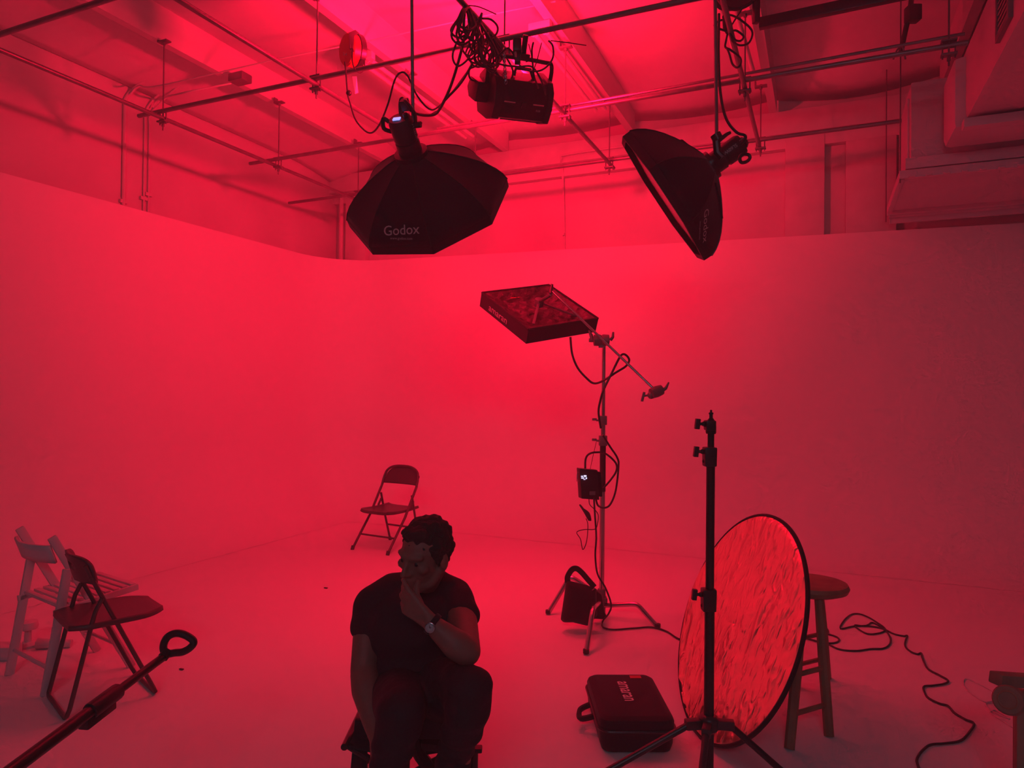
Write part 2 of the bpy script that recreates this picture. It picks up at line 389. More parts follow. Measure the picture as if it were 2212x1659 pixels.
g.bx(.838, .866, gy0, gy1, gz0-.03, gz0).bx(.838, .866, gy0, gy1, gz1, gz1+.03).bx(.838, .866, gy0-.03, gy0, gz0-.03, gz1+.03).bx(.838, .866, gy1, gy1+.03, gz0-.03, gz1+.03)
for k in range(9): g.box((.85, (gy0+gy1)/2, gz0+.02+k*.030), (.02, gy1-gy0, .006), (V((.7, 0, .7)), V((0, 1, 0)), V((-.7, 0, .7))))
g.build('air_grille', 'pipe', t)
# braided strap with a small box, dropping beside the duct
t = thing('electric_hoist', at(1955, 60, 5.2), 'dark box hanging on a cable chain beside the white duct', 'cable drop')
MB().tube(spline([at(1972, -30, 5.0), at(1966, 20, 5.0), at(1955, 70, 5.05), at(1945, 118, 5.1)], 6), .018, 8).build('chain_sleeve', 'blackp', t)
MB().box(at(1972, 30, 5.0), (.09, .08, .11), (RT, FW, -DN)).build('box', 'blackp', t, bevel=.008)
MB().tube(spline([at(1930, 128, 4.95), at(1938, 108, 4.95), at(1950, 102, 4.95), at(1956, 128, 4.95)], 4), .006, 6).build('hook', 'rod', t)
# dark channel rail in front of the top right ceiling
o = MB().bar(onz(1640, 52, 3.95), onz(1960, -16, 3.95), .05, .07).build('strut_channel', 'blackm', bevel=.004); tag(o, 'dark steel channel crossing the ceiling in the upper right', 'rail')
# wall bracket reel of the right: partly seen round flood lamp at the top edge
t = thing('ceiling_flood_lamp', at(1590, -25, 4.3), 'round lamp head at the top edge above the small cable coil', 'lamp')
ax = cv(.1, .95, -.3)
MB().lathe([(.02, -.12), (.09, -.10), (.13, -.02), (.135, .03), (.12, .03)], at(1588, -22, 4.3), ax, 28).build('lamp_head', 'blackm', t, bevel=0)
MB().tube(spline([at(1545, -10, 4.3), at(1566, 14, 4.25), at(1592, 20, 4.25), at(1622, 6, 4.25), at(1632, -20, 4.3)], 5), .010, 8).build('guard_ring', 'blackm', t)
MB().bar(at(1634, -30, 4.3), at(1633, 50, 4.3), .035, .035).build('bracket', 'blackm', t, bevel=.003)
# ------------------------------------------------------------------ cord reel
t = thing('cord_reel', at(765, 140, 4.75), 'round red cord reel with a dark bracket hanging left of centre', 'cord reel')
c = at(762, 110, 4.75); ax = cv(-.85, .1, -.75).normalized()
MB().lathe([(.0, -.055), (.10, -.055), (.108, -.045), (.108, .04), (.10, .05), (.0, .05)], c, ax, 32, cap=False).build('drum', mat('reel_red', (.55, .02, .03), .4), t)
MB().lathe([(.109, -.05), (.114, -.045), (.114, -.01), (.109, -.005)], c, ax, 32, cap=False).build('drum_band', 'blackp', t)
MB().prism([at(753, 70, 4.62), at(768, 64, 4.68), at(777, 72, 4.72), at(766, 76, 4.66), at(762, 104, 4.6), at(755, 106, 4.6)], FW, .05).build('bracket', 'blackm', t, bevel=.003)
text('print', '240', c+ax*.052-DN*(-.035)+RT*.0, cv(1, 0, .3), -DN, .028, 'print', t)
MB().tube(spline([at(762, 106, 4.6), at(761, 130, 4.6), at(766, 148, 4.62), at(777, 157, 4.65), at(787, 148, 4.68), at(787, 130, 4.7)], 6), .005, 6).build('cord_loop', 'rubber', t)
cable('reel_cord', [at(745, 134, 4.65), at(748, 165, 4.62), at(751, 202, 4.6), at(757, 225, 4.55), at(770, 262, 4.45), at(797, 287, 4.3), at(818, 272, 4.15), at(838, 225, 4.0), at(852, 175, 3.9), at(865, 157, 3.85), at(880, 163, 3.85), at(900, 205, 3.9), at(925, 234, 4.0), at(945, 232, 4.1), at(980, 195, 4.2), at(1020, 140, 4.25)], .0055, 'long slack cord sagging from the red reel to the big cable tangle', 'cord')
bl = MB().ball(at(753.5, 201, 4.6), .019, 14).build('stop_ball', 'blackp'); tag(bl, 'small black stop ball on the cord under the red reel', 'ball')
tgm = MB().prism([at(761, 165, 4.7), at(770, 165, 4.7), at(774, 200, 4.72), at(767, 203, 4.7)], FW, .003).build('paper_tag', 'white', t)
# ------------------------------------------------------------------ softboxes
def RS(s_, a, b): return a+(b-a)*(.28*s_+.72*math.sin(s_*math.pi/2))
def softbox(name, C, n, Rr, depth, ring_r, up0, label, head_len, head_r, on, logo, lip=.045):
    n = V(n).normalized(); C = C-n*lip; t = thing(name, C, label, 'softbox', 'octagonal softboxes hanging from the grid')
    X = (up0-n*up0.dot(n)).normalized(); Z = n; Y = Z.cross(X); N = 8
    def P(k, r, h, bulge=0): a = 2*math.pi*k/N; return C+X*math.cos(a)*r+Y*math.sin(a)*r+Z*h
    steps = 9; vs = []; fs = []; sub = 4
    # ribs bow outward; cloth between ribs pulls slightly inward
    for i in range(steps+1):
        s_ = i/steps; r = RS(s_, ring_r, Rr); h = -depth*(1-s_**1.12)
        for k in range(N):
            a, b = P(k, r, h), P(k+1, r, h)
            for j in range(sub):
                q = a.lerp(b, j/sub); sag = math.sin(math.pi*j/sub)*.012*math.sin(math.pi*s_)
                vs.append(q-(q-(C+Z*h)).normalized()*sag)
    m = N*sub
    for i in range(steps):
        for k in range(m): fs.append((i*m+k, i*m+(k+1) % m, (i+1)*m+(k+1) % m, (i+1)*m+k))
    MB().add(vs, fs).build('shell', 'black', t, solid=.004, angle=20)
    lp = MB()
    a = [P(k, Rr, 0) for k in range(N)]; b = [P(k, Rr*1.0, lip) for k in range(N)]; c2 = [P(k, Rr*.93, lip) for k in range(N)]
    lp.add(a+b+c2, [(k, (k+1) % N, N+(k+1) % N, N+k) for k in range(N)]+[(N+k, N+(k+1) % N, 2*N+(k+1) % N, 2*N+k) for k in range(N)])
    lp.build('lip', 'black', t, solid=.004, smooth=False)
    MB().add([P(k, Rr*.99, .002 if on else .012) for k in range(N)], [tuple(range(N))]).build('diffuser', M['diff'] if not on else M['diff_on'], t, solid=.002)
    rb = MB()
    for k in range(N): rb.tube([P(k, RS(s_/8, ring_r, Rr)+.003, -depth*(1-(s_/8)**1.12)) for s_ in range(9)], .0035, 6)
    rb.build('rib_seams', 'blackp', t)
    MB().lathe([(ring_r*.9, -.02), (ring_r+.012, -.018), (ring_r+.012, .012), (ring_r, .014)], C-Z*depth, Z, 24).build('speed_ring', 'blackm', t)
    H0 = C-Z*(depth+.01)
    hd = thing('x', C, None, None); bpy.data.objects.remove(hd)
    h = MB().lathe([(head_r*.98, .0), (head_r, -.02), (head_r, -head_len*.35), (head_r*.9, -head_len*.37), (head_r*.9, -head_len*.42), (head_r, -head_len*.44), (head_r, -head_len*.9), (head_r*.86, -head_len), (0.001, -head_len)], H0, Z, 28, up=up0)
    lh = h.build('light_head', 'blackp', t, angle=40)
    return t, X, Y, Z, H0, lh
M['diff_on'] = mat('red_lit_diffuser', (.8, .1, .1), .8, emit=(RED, 3.0))
M['lcd'] = mat('lcd_blue', (.1, .1, .3), .3, emit=((.35, .38, 1.0), 1.2))
# --- octagonal softbox in the middle, seen from behind
nO = V((-.108, .743, -.66)).normalized(); CO_ = at(926.3, 446.8, 3.8); vO = V((-.904, -.35, -.246))
t, X, Y, Z, H0, lh = softbox('octagonal_softbox', CO_, nO, .449, .27, .075, vO, 'black octagonal softbox seen from behind, lit display on its lamp head, left of centre', .19, .062, True, None)
He = H0-Z*.19
ly = (-DN-Z*(-DN).dot(Z)).normalized(); lx = Z.cross(ly)  # up and side vectors around the head
if lx.dot(RT) < 0: lx = -lx
sc_ = MB().box(He-Z*.003+ly*-.012-lx*.01, (.038, .022, .006), (lx, ly, Z)); s0 = sc_.build('display', 'lcd', lh)
MB().lathe([(.001, 0), (.012, 0), (.012, -.02), (.001, -.022)], He+ly*.0+lx*.035, Z, 14).build('dial', 'blackp', lh)
yk = MB(); 
hp = H0-Z*.145
yk.tube(spline([hp+lx*.072, hp+lx*.085-Z*.06, hp+lx*.05-Z*.105+ly*.03, hp+lx*.02-Z*.10+ly*.07], 4), .009, 8)
yk.cyl(hp+lx*.06, hp+lx*.10, .015, seg=12)
yk.box(hp+lx*.03-Z*.085+ly*.05, (.035, .035, .05), (lx, ly, Z))
yk.build('yoke', 'blackm', t)
kn = MB().cyl(at(898, 265, 3.45), at(903, 266, 3.45), .006, seg=8).ball(at(906, 266, 3.45), .012, 10, (1.2, .8, .9), (RT, FW, DN)); kn.build('knob', 'blackp', t)
hn = MB().tube(spline([hp-lx*.06-Z*.03, hp-lx*.085-Z*.05, hp-lx*.09-Z*.01-ly*.02, hp-lx*.066+Z*.02], 4), .011, 8); hn.build('handle', 'blackp', t)
# lettering lies on the facet that faces the camera, low on the shell
def on_facet(px, py, C, n, Rr, depth, ring_r, up0, sgn=0):
    """where the sight line meets the shell's lower facets: point and facet normal"""
    X = (up0-n*up0.dot(n)).normalized(); Z = n; Y = Z.cross(X); C = C-n*.045; d = ray(px, py).normalized(); best = None
    for k in range(8):
        for i in range(4, 9):
            def P(kk, s_):
                r = RS(s_, ring_r, Rr); h = -depth*(1-s_**1.12); a = 2*math.pi*kk/8
                return C+X*math.cos(a)*r+Y*math.sin(a)*r+Z*h
            q = [P(k, i/9), P(k+1, i/9), P(k+1, (i+1)/9), P(k, (i+1)/9)]
            fn = (q[1]-q[0]).cross(q[3]-q[0]).normalized()
            den = fn.dot(d)
            if abs(den) < 1e-6: continue
            tt = fn.dot(q[0]-CO)/den; p = CO+d*tt
            ok = all(((q[(j+1) % 4]-q[j]).cross(p-q[j])).dot(fn) > -1e-6 for j in range(4))
            if ok and tt > 0 and (best is None or tt < best[2]): best = (p, fn if fn.dot(d) < 0 else -fn, tt, q[1]-q[0])
    return best
def facet_text(s, px, py, args, size, name='lettering', off=.006, xdir=RT, parent=None, bold=0, fw=1.0):
    b = on_facet(px, py, *args)
    if not b: print('no facet for', s); return
    p, fn, _, e = b; X = (xdir-fn*xdir.dot(fn)).normalized(); Y = fn.cross(X)
    # fit to the rib edge direction if it is close to the wanted one
    text(name, s, p+fn*off, X, Y, size, 'print', parent, bold=bold, fw=fw)
aO = (CO_, nO, .449, .27, .075, vO)
facet_text('Godox', 868, 498, aO, .070, parent=t, bold=.004, xdir=cv(1, -.02, 0))
facet_text('www.godox.com', 868, 515, aO, .018, parent=t, name='small_lettering')
b_ = at(876, 290, 3.5)
text('small_lettering', 'SL60W', H0-Z*.10+lx*.0645*.88-FW*.034, -Z, lx*.3-FW*.5, .028, 'print', lh)
# --- octagonal softbox on the right, seen from the side
nR = V((-.831, -.101, -.547)).normalized(); CR_ = at(1429.8, 432.3, 3.95); vR = V((-.349, -.67, .655))
t2, X, Y, Z, H1, lh2 = softbox('octagonal_softbox', CR_, nR, .435, .27, .07, vR, 'black octagonal softbox seen from the side with a pale front strip, hanging on the right', .19, .062, False, None)
aR = (CR_, nR, .435, .27, .07, vR)
facet_text('Godox', 1522, 487, aR, .064, parent=t2, bold=.004, xdir=cv(.52, .85, 0))
facet_text('www.godox.com', 1510, 497, aR, .016, parent=t2, xdir=cv(.52, .85, 0), name='small_lettering')
e1 = (cv(.85, -.5)-Z*cv(.85, -.5).dot(Z)); 
hm = H1-Z*.115
cam_side = (-FW-Z*(-FW).dot(Z)).normalized(); upn = Z.cross(cam_side).normalized()
if upn.dot(-DN) < 0: upn = -upn
text('small_lettering', 'SL60W', hm+cam_side*.0635+upn*.006, Z, -upn, .026, 'print', lh2)
text('small_lettering', 'Godox', hm+cam_side*.0625-Z*.075+upn*.014, Z, -upn, .012, 'print', lh2)
MB().lathe([(.03, 0), (.034, -.015), (.02, -.03)], H1-Z*.188, Z, 14).build('rear_cap', 'blackp', lh2)
hd = at(1614, 340, 3.62)
MB().tube(spline([at(1598, 343, 3.66), at(1602, 351, 3.66), at(1613, 349, 3.66), at(1620, 341, 3.66), at(1616, 334, 3.66), at(1603, 334, 3.66)], 5, True), .009, 8, True).build('handle', 'blackp', t2)
MB().tube([at(1546, 292, 3.68), at(1550, 330, 3.68), at(1560, 340, 3.68)], .02, 10).cyl(at(1545, 290, 3.68), at(1552, 303, 3.68), .028, seg=12).build('yoke', 'blackm', t2)
MB().tube([at(1553, 303, 3.66), at(1570, 290, 3.66), at(1578, 286, 3.66)], [.012, .010, .008], 8).build('lever', 'blackp', t2)
MB().prism([at(1467, 302, 3.95), at(1474, 301, 3.92), at(1538, 352, 3.8), at(1520, 368, 3.85), at(1500, 350, 3.9)], FW, .006).build('rear_flap', 'black', t2)
MB().tube([at(1545, 395, 3.75), at(1553, 430, 3.75), at(1560, 472, 3.75)], .006, 6).build('cloth_strap', 'black', t2)
# hanging poles
o = MB().cyl(at(892, 262, 3.46), at(889, -60, 3.46), .0085, seg=10).build('drop_pole', 'pipe'); tag(o, 'thin pole from the ceiling down to the octagonal softbox lamp head', 'pole')
o = MB().cyl(at(1548, 292, 3.68), at(1544, -60, 3.68), .0095, seg=10).build('drop_pole', 'pipe'); tag(o, 'thin pole from the ceiling down to the right softbox lamp head', 'pole')
cable('power_cable', [at(1553, 30, 3.75), at(1552, 120, 3.72), at(1556, 200, 3.72), at(1568, 255, 3.7), at(1590, 285, 3.68), at(1608, 292, 3.66), at(1610, 300, 3.66), at(1600, 312, 3.68)], .0075, 'black cable running down into the right softbox lamp head')
cable('power_cable', [at(1003, 82, 3.9), at(991, 130, 3.9), at(972, 190, 3.85), at(950, 235, 3.8), at(935, 248, 3.75), at(905, 247, 3.65), at(885, 236, 3.55), at(870, 213, 3.48), at(864, 225, 3.46), at(866, 258, 3.47)], .0085, 'thick black cable looping from the tangle down into the octagonal softbox lamp head')
cable('power_cable', [at(1020, 138, 3.95), at(995, 180, 3.9), at(960, 218, 3.85), at(948, 238, 3.8), at(930, 249, 3.76)], .0075, 'second black cable hanging from the tangle and joining the thick one')
cf = MB().lathe([(.007, .07), (.012, .02), (.02, -.01), (.02, -.02)], at(868, 250, 3.47), -Z*0+V((0, 0, 1)), 12).build('cable_plug', 'blackp'); tag(cf, 'tapered black plug on top of the octagonal softbox lamp head', 'plug')
# ------------------------------------------------------------------ panel light on the grid
rnd = random.Random(11)
wv = vv(1122, 217, .85, .10, .42).normalized(); uv = vv(1122, 217, .03, -1, -.30); uv = (uv-wv*uv.dot(wv)).normalized(); nf = uv.cross(wv)
if nf.dot(FW) < 0: nf = -nf
PC = at(1122, 217, 4.25)
t = thing('panel_light', PC, 'black box-shaped panel light with a yoke, hanging below the cable tangle', 'studio light')
def pl(w_, f_, u_): return PC+wv*w_*.93+nf*f_*.8+uv*u_*.98
prof = [(-.075, -.02), (-.06, -.10), (.03, -.125), (.20, -.125), (.27, -.05), (.27, .07), (.17, .135), (.0, .115), (-.05, .07)]
MB().prism([pl(-.16, a, b) for a, b in prof], wv, .34).build('body', 'blackm', t, bevel=.006)
prof2 = [(a*1.08-.004, b*1.1) for a, b in prof]
MB().prism([pl(-.205, a, b) for a, b in prof2], wv, .05).build('side_plate', 'blackp', t, bevel=.006)
MB().prism([pl(.175, a, b) for a, b in prof2], wv, .04).build('side_plate', 'blackp', t, bevel=.006)
MB().prism([pl(-.29, .05, .07), pl(-.29, .22, .07), pl(-.29, .26, .0), pl(-.29, .2, -.05), pl(-.29, .06, -.05)], wv, .09).build('power_box', 'blackm', t, bevel=.006)
for w_ in (-.10, .11):
    MB().box(pl(w_, -.079, .0), (.075, .004, .008), (wv, nf, uv)).build('vent_strip', 'steel', t)
MB().box(pl(.005, -.082, -.012), (.03, .006, .035), (wv, nf, uv)).build('port', 'blackp', t)
MB().box(pl(0.02, -.028, -.115), (.27, .004, .008), (wv, nf, uv)).build('edge_strip', 'rod', t)
MB().tube(spline([pl(-.21, .09, .02), pl(-.225, .09, .20), pl(-.17, .09, .225), pl(.15, .09, .225), pl(.225, .09, .20), pl(.235, .09, .02)], 5), .013, 10).build('yoke', 'blackm', t)
MB().tube([pl(-.05, .06, .13), pl(-.045, .06, .175), pl(.06, .06, .175), pl(.10, .06, .12)], .011, 8).build('carry_handle', 'blackp', t)
MB().cyl(pl(.22, .09, .01), pl(.28, .09, .01), .018, seg=14).build('yoke_knob', 'blackp', t)
MB().box(pl(.0, .09, .245), (.07, .05, .03), (wv, nf, uv)).cyl(pl(0, .09, .25), pl(-.01, .09, .36), .017, seg=12).build('hanging_clamp', 'blackm', t, bevel=.003)
fr_ = MB().box(pl(.0, .275, .01), (.34, .006, .12), (wv, nf, uv)); fr_.build('emitting_face', 'diff_on', t)
text('small_lettering', 'RGB', pl(.115, -.081, -.035), wv, uv, .016, 'print', t)
# light chain
ch = MB()
for k in range(16):
    p = at(1088+k*.3, 108+k*4.6, 4.1); a = k % 2
    ax_ = (RT, -DN, FW) if a else (FW, -DN, RT)
    ch.tube([p+ax_[0]*.008*math.cos(q*math.pi/4)+ax_[1]*.013*math.sin(q*math.pi/4) for q in range(8)], .003, 5, True)
tag(ch.build('safety_chain', 'steel'), 'shiny safety chain from the grid crossing to the panel light', 'chain')
# coiled cables tied on the pipe
def pd(x, y): p = onz(x, y, ZG); return (p-CO).dot(FW)
def coil(pts, n, wdt, hgt, r, label, seed, spreadx=14, tail=None, droop=1.0):
    rr = random.Random(seed); out = []
    for j in range(n):
        q = pts[j % len(pts)]; D = pd(*q) if q[1] < 108 else 4.0
        w = wdt*rr.uniform(.5, 1.1); h = hgt*rr.uniform(.65, 1.15); ox = rr.uniform(-spreadx, spreadx)*.4; tl = rr.uniform(-.35, .35)
        for a in (0, 60, 120, 180, 240, 300):
            s_, c_ = math.sin(R(a)), math.cos(R(a))
            px = q[0]+ox+w*s_*(1.25 if c_ < 0 else .6)+tl*h*(1-c_)*.5; py = q[1]+h*(1-c_)*.5*droop
            out.append(at(px, py, D-.03+.05*s_+rr.uniform(-.05, .05)))
    if tail: out += tail
    return cable('cable_coil', out, r, label, 'cable', n=6, group='coiled cables tied to the grid')
coil([(1006, 12), (1010, 16), (1002, 18)], 8, 20, 75, .0065, 'upper left coil of black cable in the big tangle beside the panel light', 1)
coil([(1026, 36), (1034, 44), (1040, 52)], 7, 17, 95, .006, 'middle coil of black cable in the big tangle, hanging off the slanting pipe', 2)
coil([(1046, 58), (1054, 72), (1060, 82)], 6, 20, 84, .006, 'right-hand coil of the big cable tangle, just above the crossing clamp', 3, tail=[at(1030, 140, 4.1), at(1014, 150, 4.1), at(1016, 170, 4.15), at(1034, 176, 4.2)])
coil([(1030, 84), (1050, 96)], 5, 22, 62, .0055, 'lowest loose coil of the big cable tangle, reaching down to the panel light', 4)
# loose loops
cable('loose_cable', [at(1042, 40, 3.75), at(1060, 42, 3.8), at(1074, 56, 3.8), at(1073, 72, 3.9), at(1060, 82, 4), at(1052, 70, 3.95)], .006, 'open loop of cable right of the slanting pipe')
cable('loose_cable', [at(1185, 88, 3.95), at(1194, 100, 3.95), at(1194, 125, 4.0), at(1180, 145, 4.05), at(1160, 154, 4.05), at(1135, 150, 4.05), at(1118, 135, 4.05), at(1106, 112, 4.0), at(1096, 104, 3.95)], .0055, 'wide open loop of cable hanging right of the panel light clamp')
cable('loose_cable', [at(1092, 106, 3.9), at(1070, 130, 4.0), at(1085, 140, 4.0), at(1120, 144, 4.05), at(1148, 144, 4.05), at(1165, 165, 4.1), at(1175, 190, 4.1), at(1178, 205, 4.15)], .0055, 'cable running over the yoke of the panel light')
cable('loose_cable', [at(1152, 92, 3.9), at(1149, 110, 3.95), at(1151, 140, 4.0), at(1154, 165, 4.05), at(1163, 190, 4.15)], .0055, 'straight cable drop right of the panel light clamp')
cable('tie_wire', [at(1142, 95, 3.9), at(1148, 125, 3.95), at(1136, 134, 3.95)], .003, 'thin tie wire under the cross pipe, above the panel light')
cable('tie_wire', [at(1170, 92, 3.9), at(1160, 130, 3.95), at(1154, 148, 4.0)], .003, 'slanting thin tie wire between two loose cables')
cable('tie_wire', [at(1190, 88, 3.9), at(1225, 92, 4.0), at(1266, 98, 4.1)], .003, 'thin wire stretched from the cross pipe towards the right')
cable('tie_wire', [at(1012, 12, 3.7), at(1035, 15, 3.7), at(1072, 31, 3.7)], .003, 'thin wire arching off the slanting pipe above the big tangle')
o = MB().tube([at(1034, 52, 3.85), at(1041, 28, 3.85)], [.016, .006], 8).build('clamp_lever', 'blackp'); tag(o, 'pointed dark clamp lever on the slanting pipe in the tangle', 'clamp')
t = thing('pipe_clamp', at(1118, 115, 4.1), 'black hook clamp holding the panel light on the cross pipe', 'clamp')
MB().box(at(1117, 100, 4.0), (.05, .06, .07), (RT, FW, -DN)).box(at(1118, 122, 4.05), (.035, .05, .08), (RT, FW, -DN)).build('hook', 'blackm', t, bevel=.006)
MB().cyl(at(1113, 112, 3.95), at(1114, 124, 3.95), .006, seg=8).build('bolt', 'steel', t)
# small coil on the right
def pd2(x, y): return (onz(x, y, ZG)-CO).dot(FW)
D2 = 4.05
cable('cable_coil', [at(x, y, D2+dz) for x, y, dz in ((1572, 40, 0), (1552, 46, .03), (1543, 55, .0), (1556, 63, -.03), (1576, 68, 0), (1590, 66, .02), (1606, 78, .0), (1600, 88, .04), (1588, 86, .0), (1577, 72, -.03), (1570, 52, 0), (1562, 36, .0), (1580, 33, .03), (1604, 46, 0), (1625, 68, .02), (1618, 92, .04), (1598, 98, .0), (1582, 88, -.03), (1574, 68, .03), (1568, 90, 0), (1567, 102, .02), (1578, 108, .0), (1598, 124, .03), (1600, 138, 0), (1592, 146, .0), (1582, 138, .03), (1576, 118, 0), (1570, 104, .02))], .0062,
      'small loose coil of black cable on the pipe above the right softbox', n=7, group='coiled cables tied to the grid')
o = MB().tube([at(1568, 40, D2), at(1572, 58, D2), at(1574, 70, D2)], [.02, .028, .018], 10).build('cable_tie_bundle', 'black'); tag(o, 'dark taped bundle in the middle of the small cable coil', 'cable tie')
cable('tie_wire', [at(1582, 52, 4.1), at(1592, 36, 4.15), at(1600, 24, 4.2), at(1604, 15, 4.2)], .005, 'short cable between the small coil and the round lamp head')
# ------------------------------------------------------------------ stand with boom
t = thing('c_stand', onz(1299, 1330), 'chrome studio stand with three bent legs, carrying the boom arm', 'light stand')
B = onz(1299, 1334); bx_, by_ = B.x, B.y; Ds = (B-CO).dot(FW)
def st(y, x=1299): p = at(x, y, Ds); return V((bx_, by_, p.z))
MB().cyl(st(1318), st(965), .0168, seg=16).build('lower_column', 'steel', t)
MB().cyl(st(1062), st(960), .0195, seg=16).build('black_grip_tape', 'blackp', t)
MB().cyl(st(965), st(915), .0145, seg=14).build('middle_riser', 'steel', t)
MB().cyl(st(915), st(745), .012, seg=14).build('top_riser', 'steel', t)
for yy, s_ in ((952, 1), (908, .9)):
    c_ = st(yy); k = MB().box(c_, (.05*s_, .05*s_, .065*s_), (RT, FW, V((0, 0, 1)))).cyl(c_-RT*.02, c_-RT*.045, .007, seg=8)
    k.box(c_-RT*.056+V((0, 0, .006)), (.03, .012, .016), (RT, FW, V((0, 0, 1))))
    k.build('riser_collar', 'rod', t, bevel=.004)
k = MB().cyl(st(1322), st(1272), .026, seg=16).box(st(1295), (.07, .06, .03), (RT, FW, V((0, 0, 1)))); k.box(st(1285)-RT*.045, (.05, .012, .018), (RT, FW, V((0, 0, 1)))); k.build('leg_hub', 'rod', t, bevel=.004)
def leg(hx, hy, mx, my, D1, fx, fy):
    F_ = onz(fx, fy, .008); h = V((bx_, by_, at(1299, hy, Ds).z)); mid = at(mx, my, D1)
    MB().tube(spline([h, h.lerp(mid, .5), h.lerp(mid, .9), mid+(F_-mid)*.1+V((0, 0, .0)), mid.lerp(F_, .4), F_], 5), .0148, 10).build('leg', 'steel', t)
    MB().cyl(F_, F_+V((0, 0, .022))*1, .017, seg=10).build('foot_cap', 'rubber', t)
leg(0, 1308, 1376, 1305, 4.38, 1421, 1355)
leg(0, 1296, 1281, 1314, 4.0, 1266, 1411)
leg(0, 1290, 1232, 1245, 4.55, 1184, 1325)
# ------------------------------------------------------------------ boom arm with grip heads
A0, A1 = at(1190, 626, 4.30), at(1418, 846, 4.05)
t = thing('boom_arm', at(1299, 735, 4.25), 'slim steel boom arm reaching from the panel softbox past the stand top', 'boom arm')
MB().cyl(A0, A1, .0078, seg=12).build('arm_rod', 'steel', t)
c_ = at(1299, 735, 4.22); axd = (A1-A0).normalized()
g = MB().lathe([(.012, -.05), (.034, -.045), (.036, -.01), (.03, 0), (.036, .01), (.034, .045), (.012, .05)], c_, RT, 20)
g.cyl(c_-RT*.05, c_-RT*.075, .012, seg=10).box(c_+V((0, 0, -.02)), (.03, .03, .05), (RT, FW, V((0, 0, 1))))
g.build('grip_head', 'rod', t)
MB().tube([c_-RT*.055, c_-RT*.062-DN*.03, c_-RT*.075-DN*.06], [.012, .011, .006], 8).tube([c_+RT*.055, c_+RT*.07-DN*.02, c_+RT*.072-DN*.05], [.010, .009, .006], 8).build('clamp_handle', 'rod', t)
e_ = A1; g = MB().lathe([(.008, -.04), (.03, -.035), (.034, 0), (.03, .035), (.008, .04)], e_, cv(1, -.35, .3), 18); g.ball(e_-RT*.03+DN*.02, .024, 10)
g.build('end_grip_head', 'rod', t)
MB().tube([e_+RT*.02, e_+RT*.055-DN*.02, e_+RT*.072-DN*.055], [.014, .010, .005], 8).cyl(e_-RT*.04+DN*.02, e_-RT*.07+DN*.025, .006, seg=8).box(e_-RT*.078+DN*.03, (.014, .014, .055), (cv(1, .2), FW, cv(.25, -1))).build('end_handle', 'rod', t, bevel=.002)
# ------------------------------------------------------------------ square flat softbox
s5 = 1/357.0*1.0
E1 = vv(1162, 672, 146, -20, 105).normalized(); E2 = vv(1162, 672, 103, 76, -128).normalized(); E2 = (E2-E1*E2.dot(E1)).normalized(); N3 = E1.cross(E2)
if N3.dot(DN) < 0: N3 = -N3
L5 = .555; c0 = at(1041, 632, 4.60)
def q5(a, b, h=0.0): return c0+E1*L5*a+E2*L5*b+N3*h
t = thing('square_softbox', q5(.5, .5, .05), 'square flat black softbox tilted on the boom arm above the stand', 'softbox')
hh = .099
sh = MB(); o_ = [q5(0, 0), q5(1, 0), q5(1, 1), q5(0, 1)]; p_ = [q5(0, 0, hh), q5(1, 0, hh), q5(1, 1, hh), q5(0, 1, hh)]
sh.add(o_+p_, [(0, 1, 5, 4), (1, 2, 6, 5), (2, 3, 7, 6), (3, 0, 4, 7)]); sh.build('side_walls', 'black', t, solid=.005, smooth=False)
def bk(u, v):
    e = min(u, v, 1-u, 1-v); d_ = .045*min(1, e*5)
    wr = .004*math.sin(u*37+math.sin(v*23)*2)+.003*math.sin(v*51+u*29)
    return q5(u, v, d_+wr*min(1, e*12))
M['foil'] = mat('wrinkled_black_cloth', (.03, .012, .014), .33, spec=.6, bump=(22, .6, .02))
MB().grid(bk, 40, 40).build('back_cloth', 'foil', t, solid=.002)
MB().add([q5(0.01, 0.01, hh-.012), q5(.99, .01, hh-.012), q5(.99, .99, hh-.012), q5(.01, .99, hh-.012)], [(0, 1, 2, 3)]).build('front_diffuser', 'diff_on', t, solid=.003)
rm = MB()
for a, b in (((0, 0), (1, 0)), ((1, 0), (1, 1)), ((1, 1), (0, 1)), ((0, 1), (0, 0))): rm.cyl(q5(*a), q5(*b), .006, seg=8)
rm.build('edge_piping', 'black', t)
# bracket: x-shaped holder on the back and the coupling to the boom
br = MB(); cc = q5(.5, .48, -.02)
for a, b in ((.2, .82), (.86, .78)): br.bar(cc, q5(a, b, .03), .018, .012, N3)
br.tube([cc, A0+DN*.03], .012, 8); br.cyl(cc-N3*.02, cc+N3*.03, .03, seg=14)
br.build('mount_bracket', 'rod', t, bevel=.002)
MB().tube([A0+DN*.02, A0-DN*.0+RT*.0, A0-DN*.035+RT*.008], [.016, .014, .008], 8).build('mount_lever', 'blackp', t)
text('lettering', 'amaran', q5(0, .40, hh*.56)-E1*.0045, E2, -N3, .066, 'print', t, bold=.008, fw=1.15)
text('lettering', 'amaran', q5(.40, .13, .028), E1, -E2, .03, mat('red_print', (.75, .05, .08), .4), t, bold=.008)
# cable from the softbox to the controller
cable('light_cable', [at(1232, 728, 4.2), at(1236, 765, 4.2), at(1248, 795, 4.2), at(1268, 818, 4.2), at(1283, 828, 4.2), at(1302, 823, 4.17), at(1330, 805, 4.15), at(1352, 791, 4.17), at(1359, 777, 4.2), at(1350, 766, 4.2), at(1340, 770, 4.17), at(1322, 805, 4.14), at(1304, 842, 4.14), at(1297, 865, 4.15), at(1293, 890, 4.18), at(1298, 925, 4.2)], .0068, 'black cable sagging from the square softbox and looping round the boom arm')
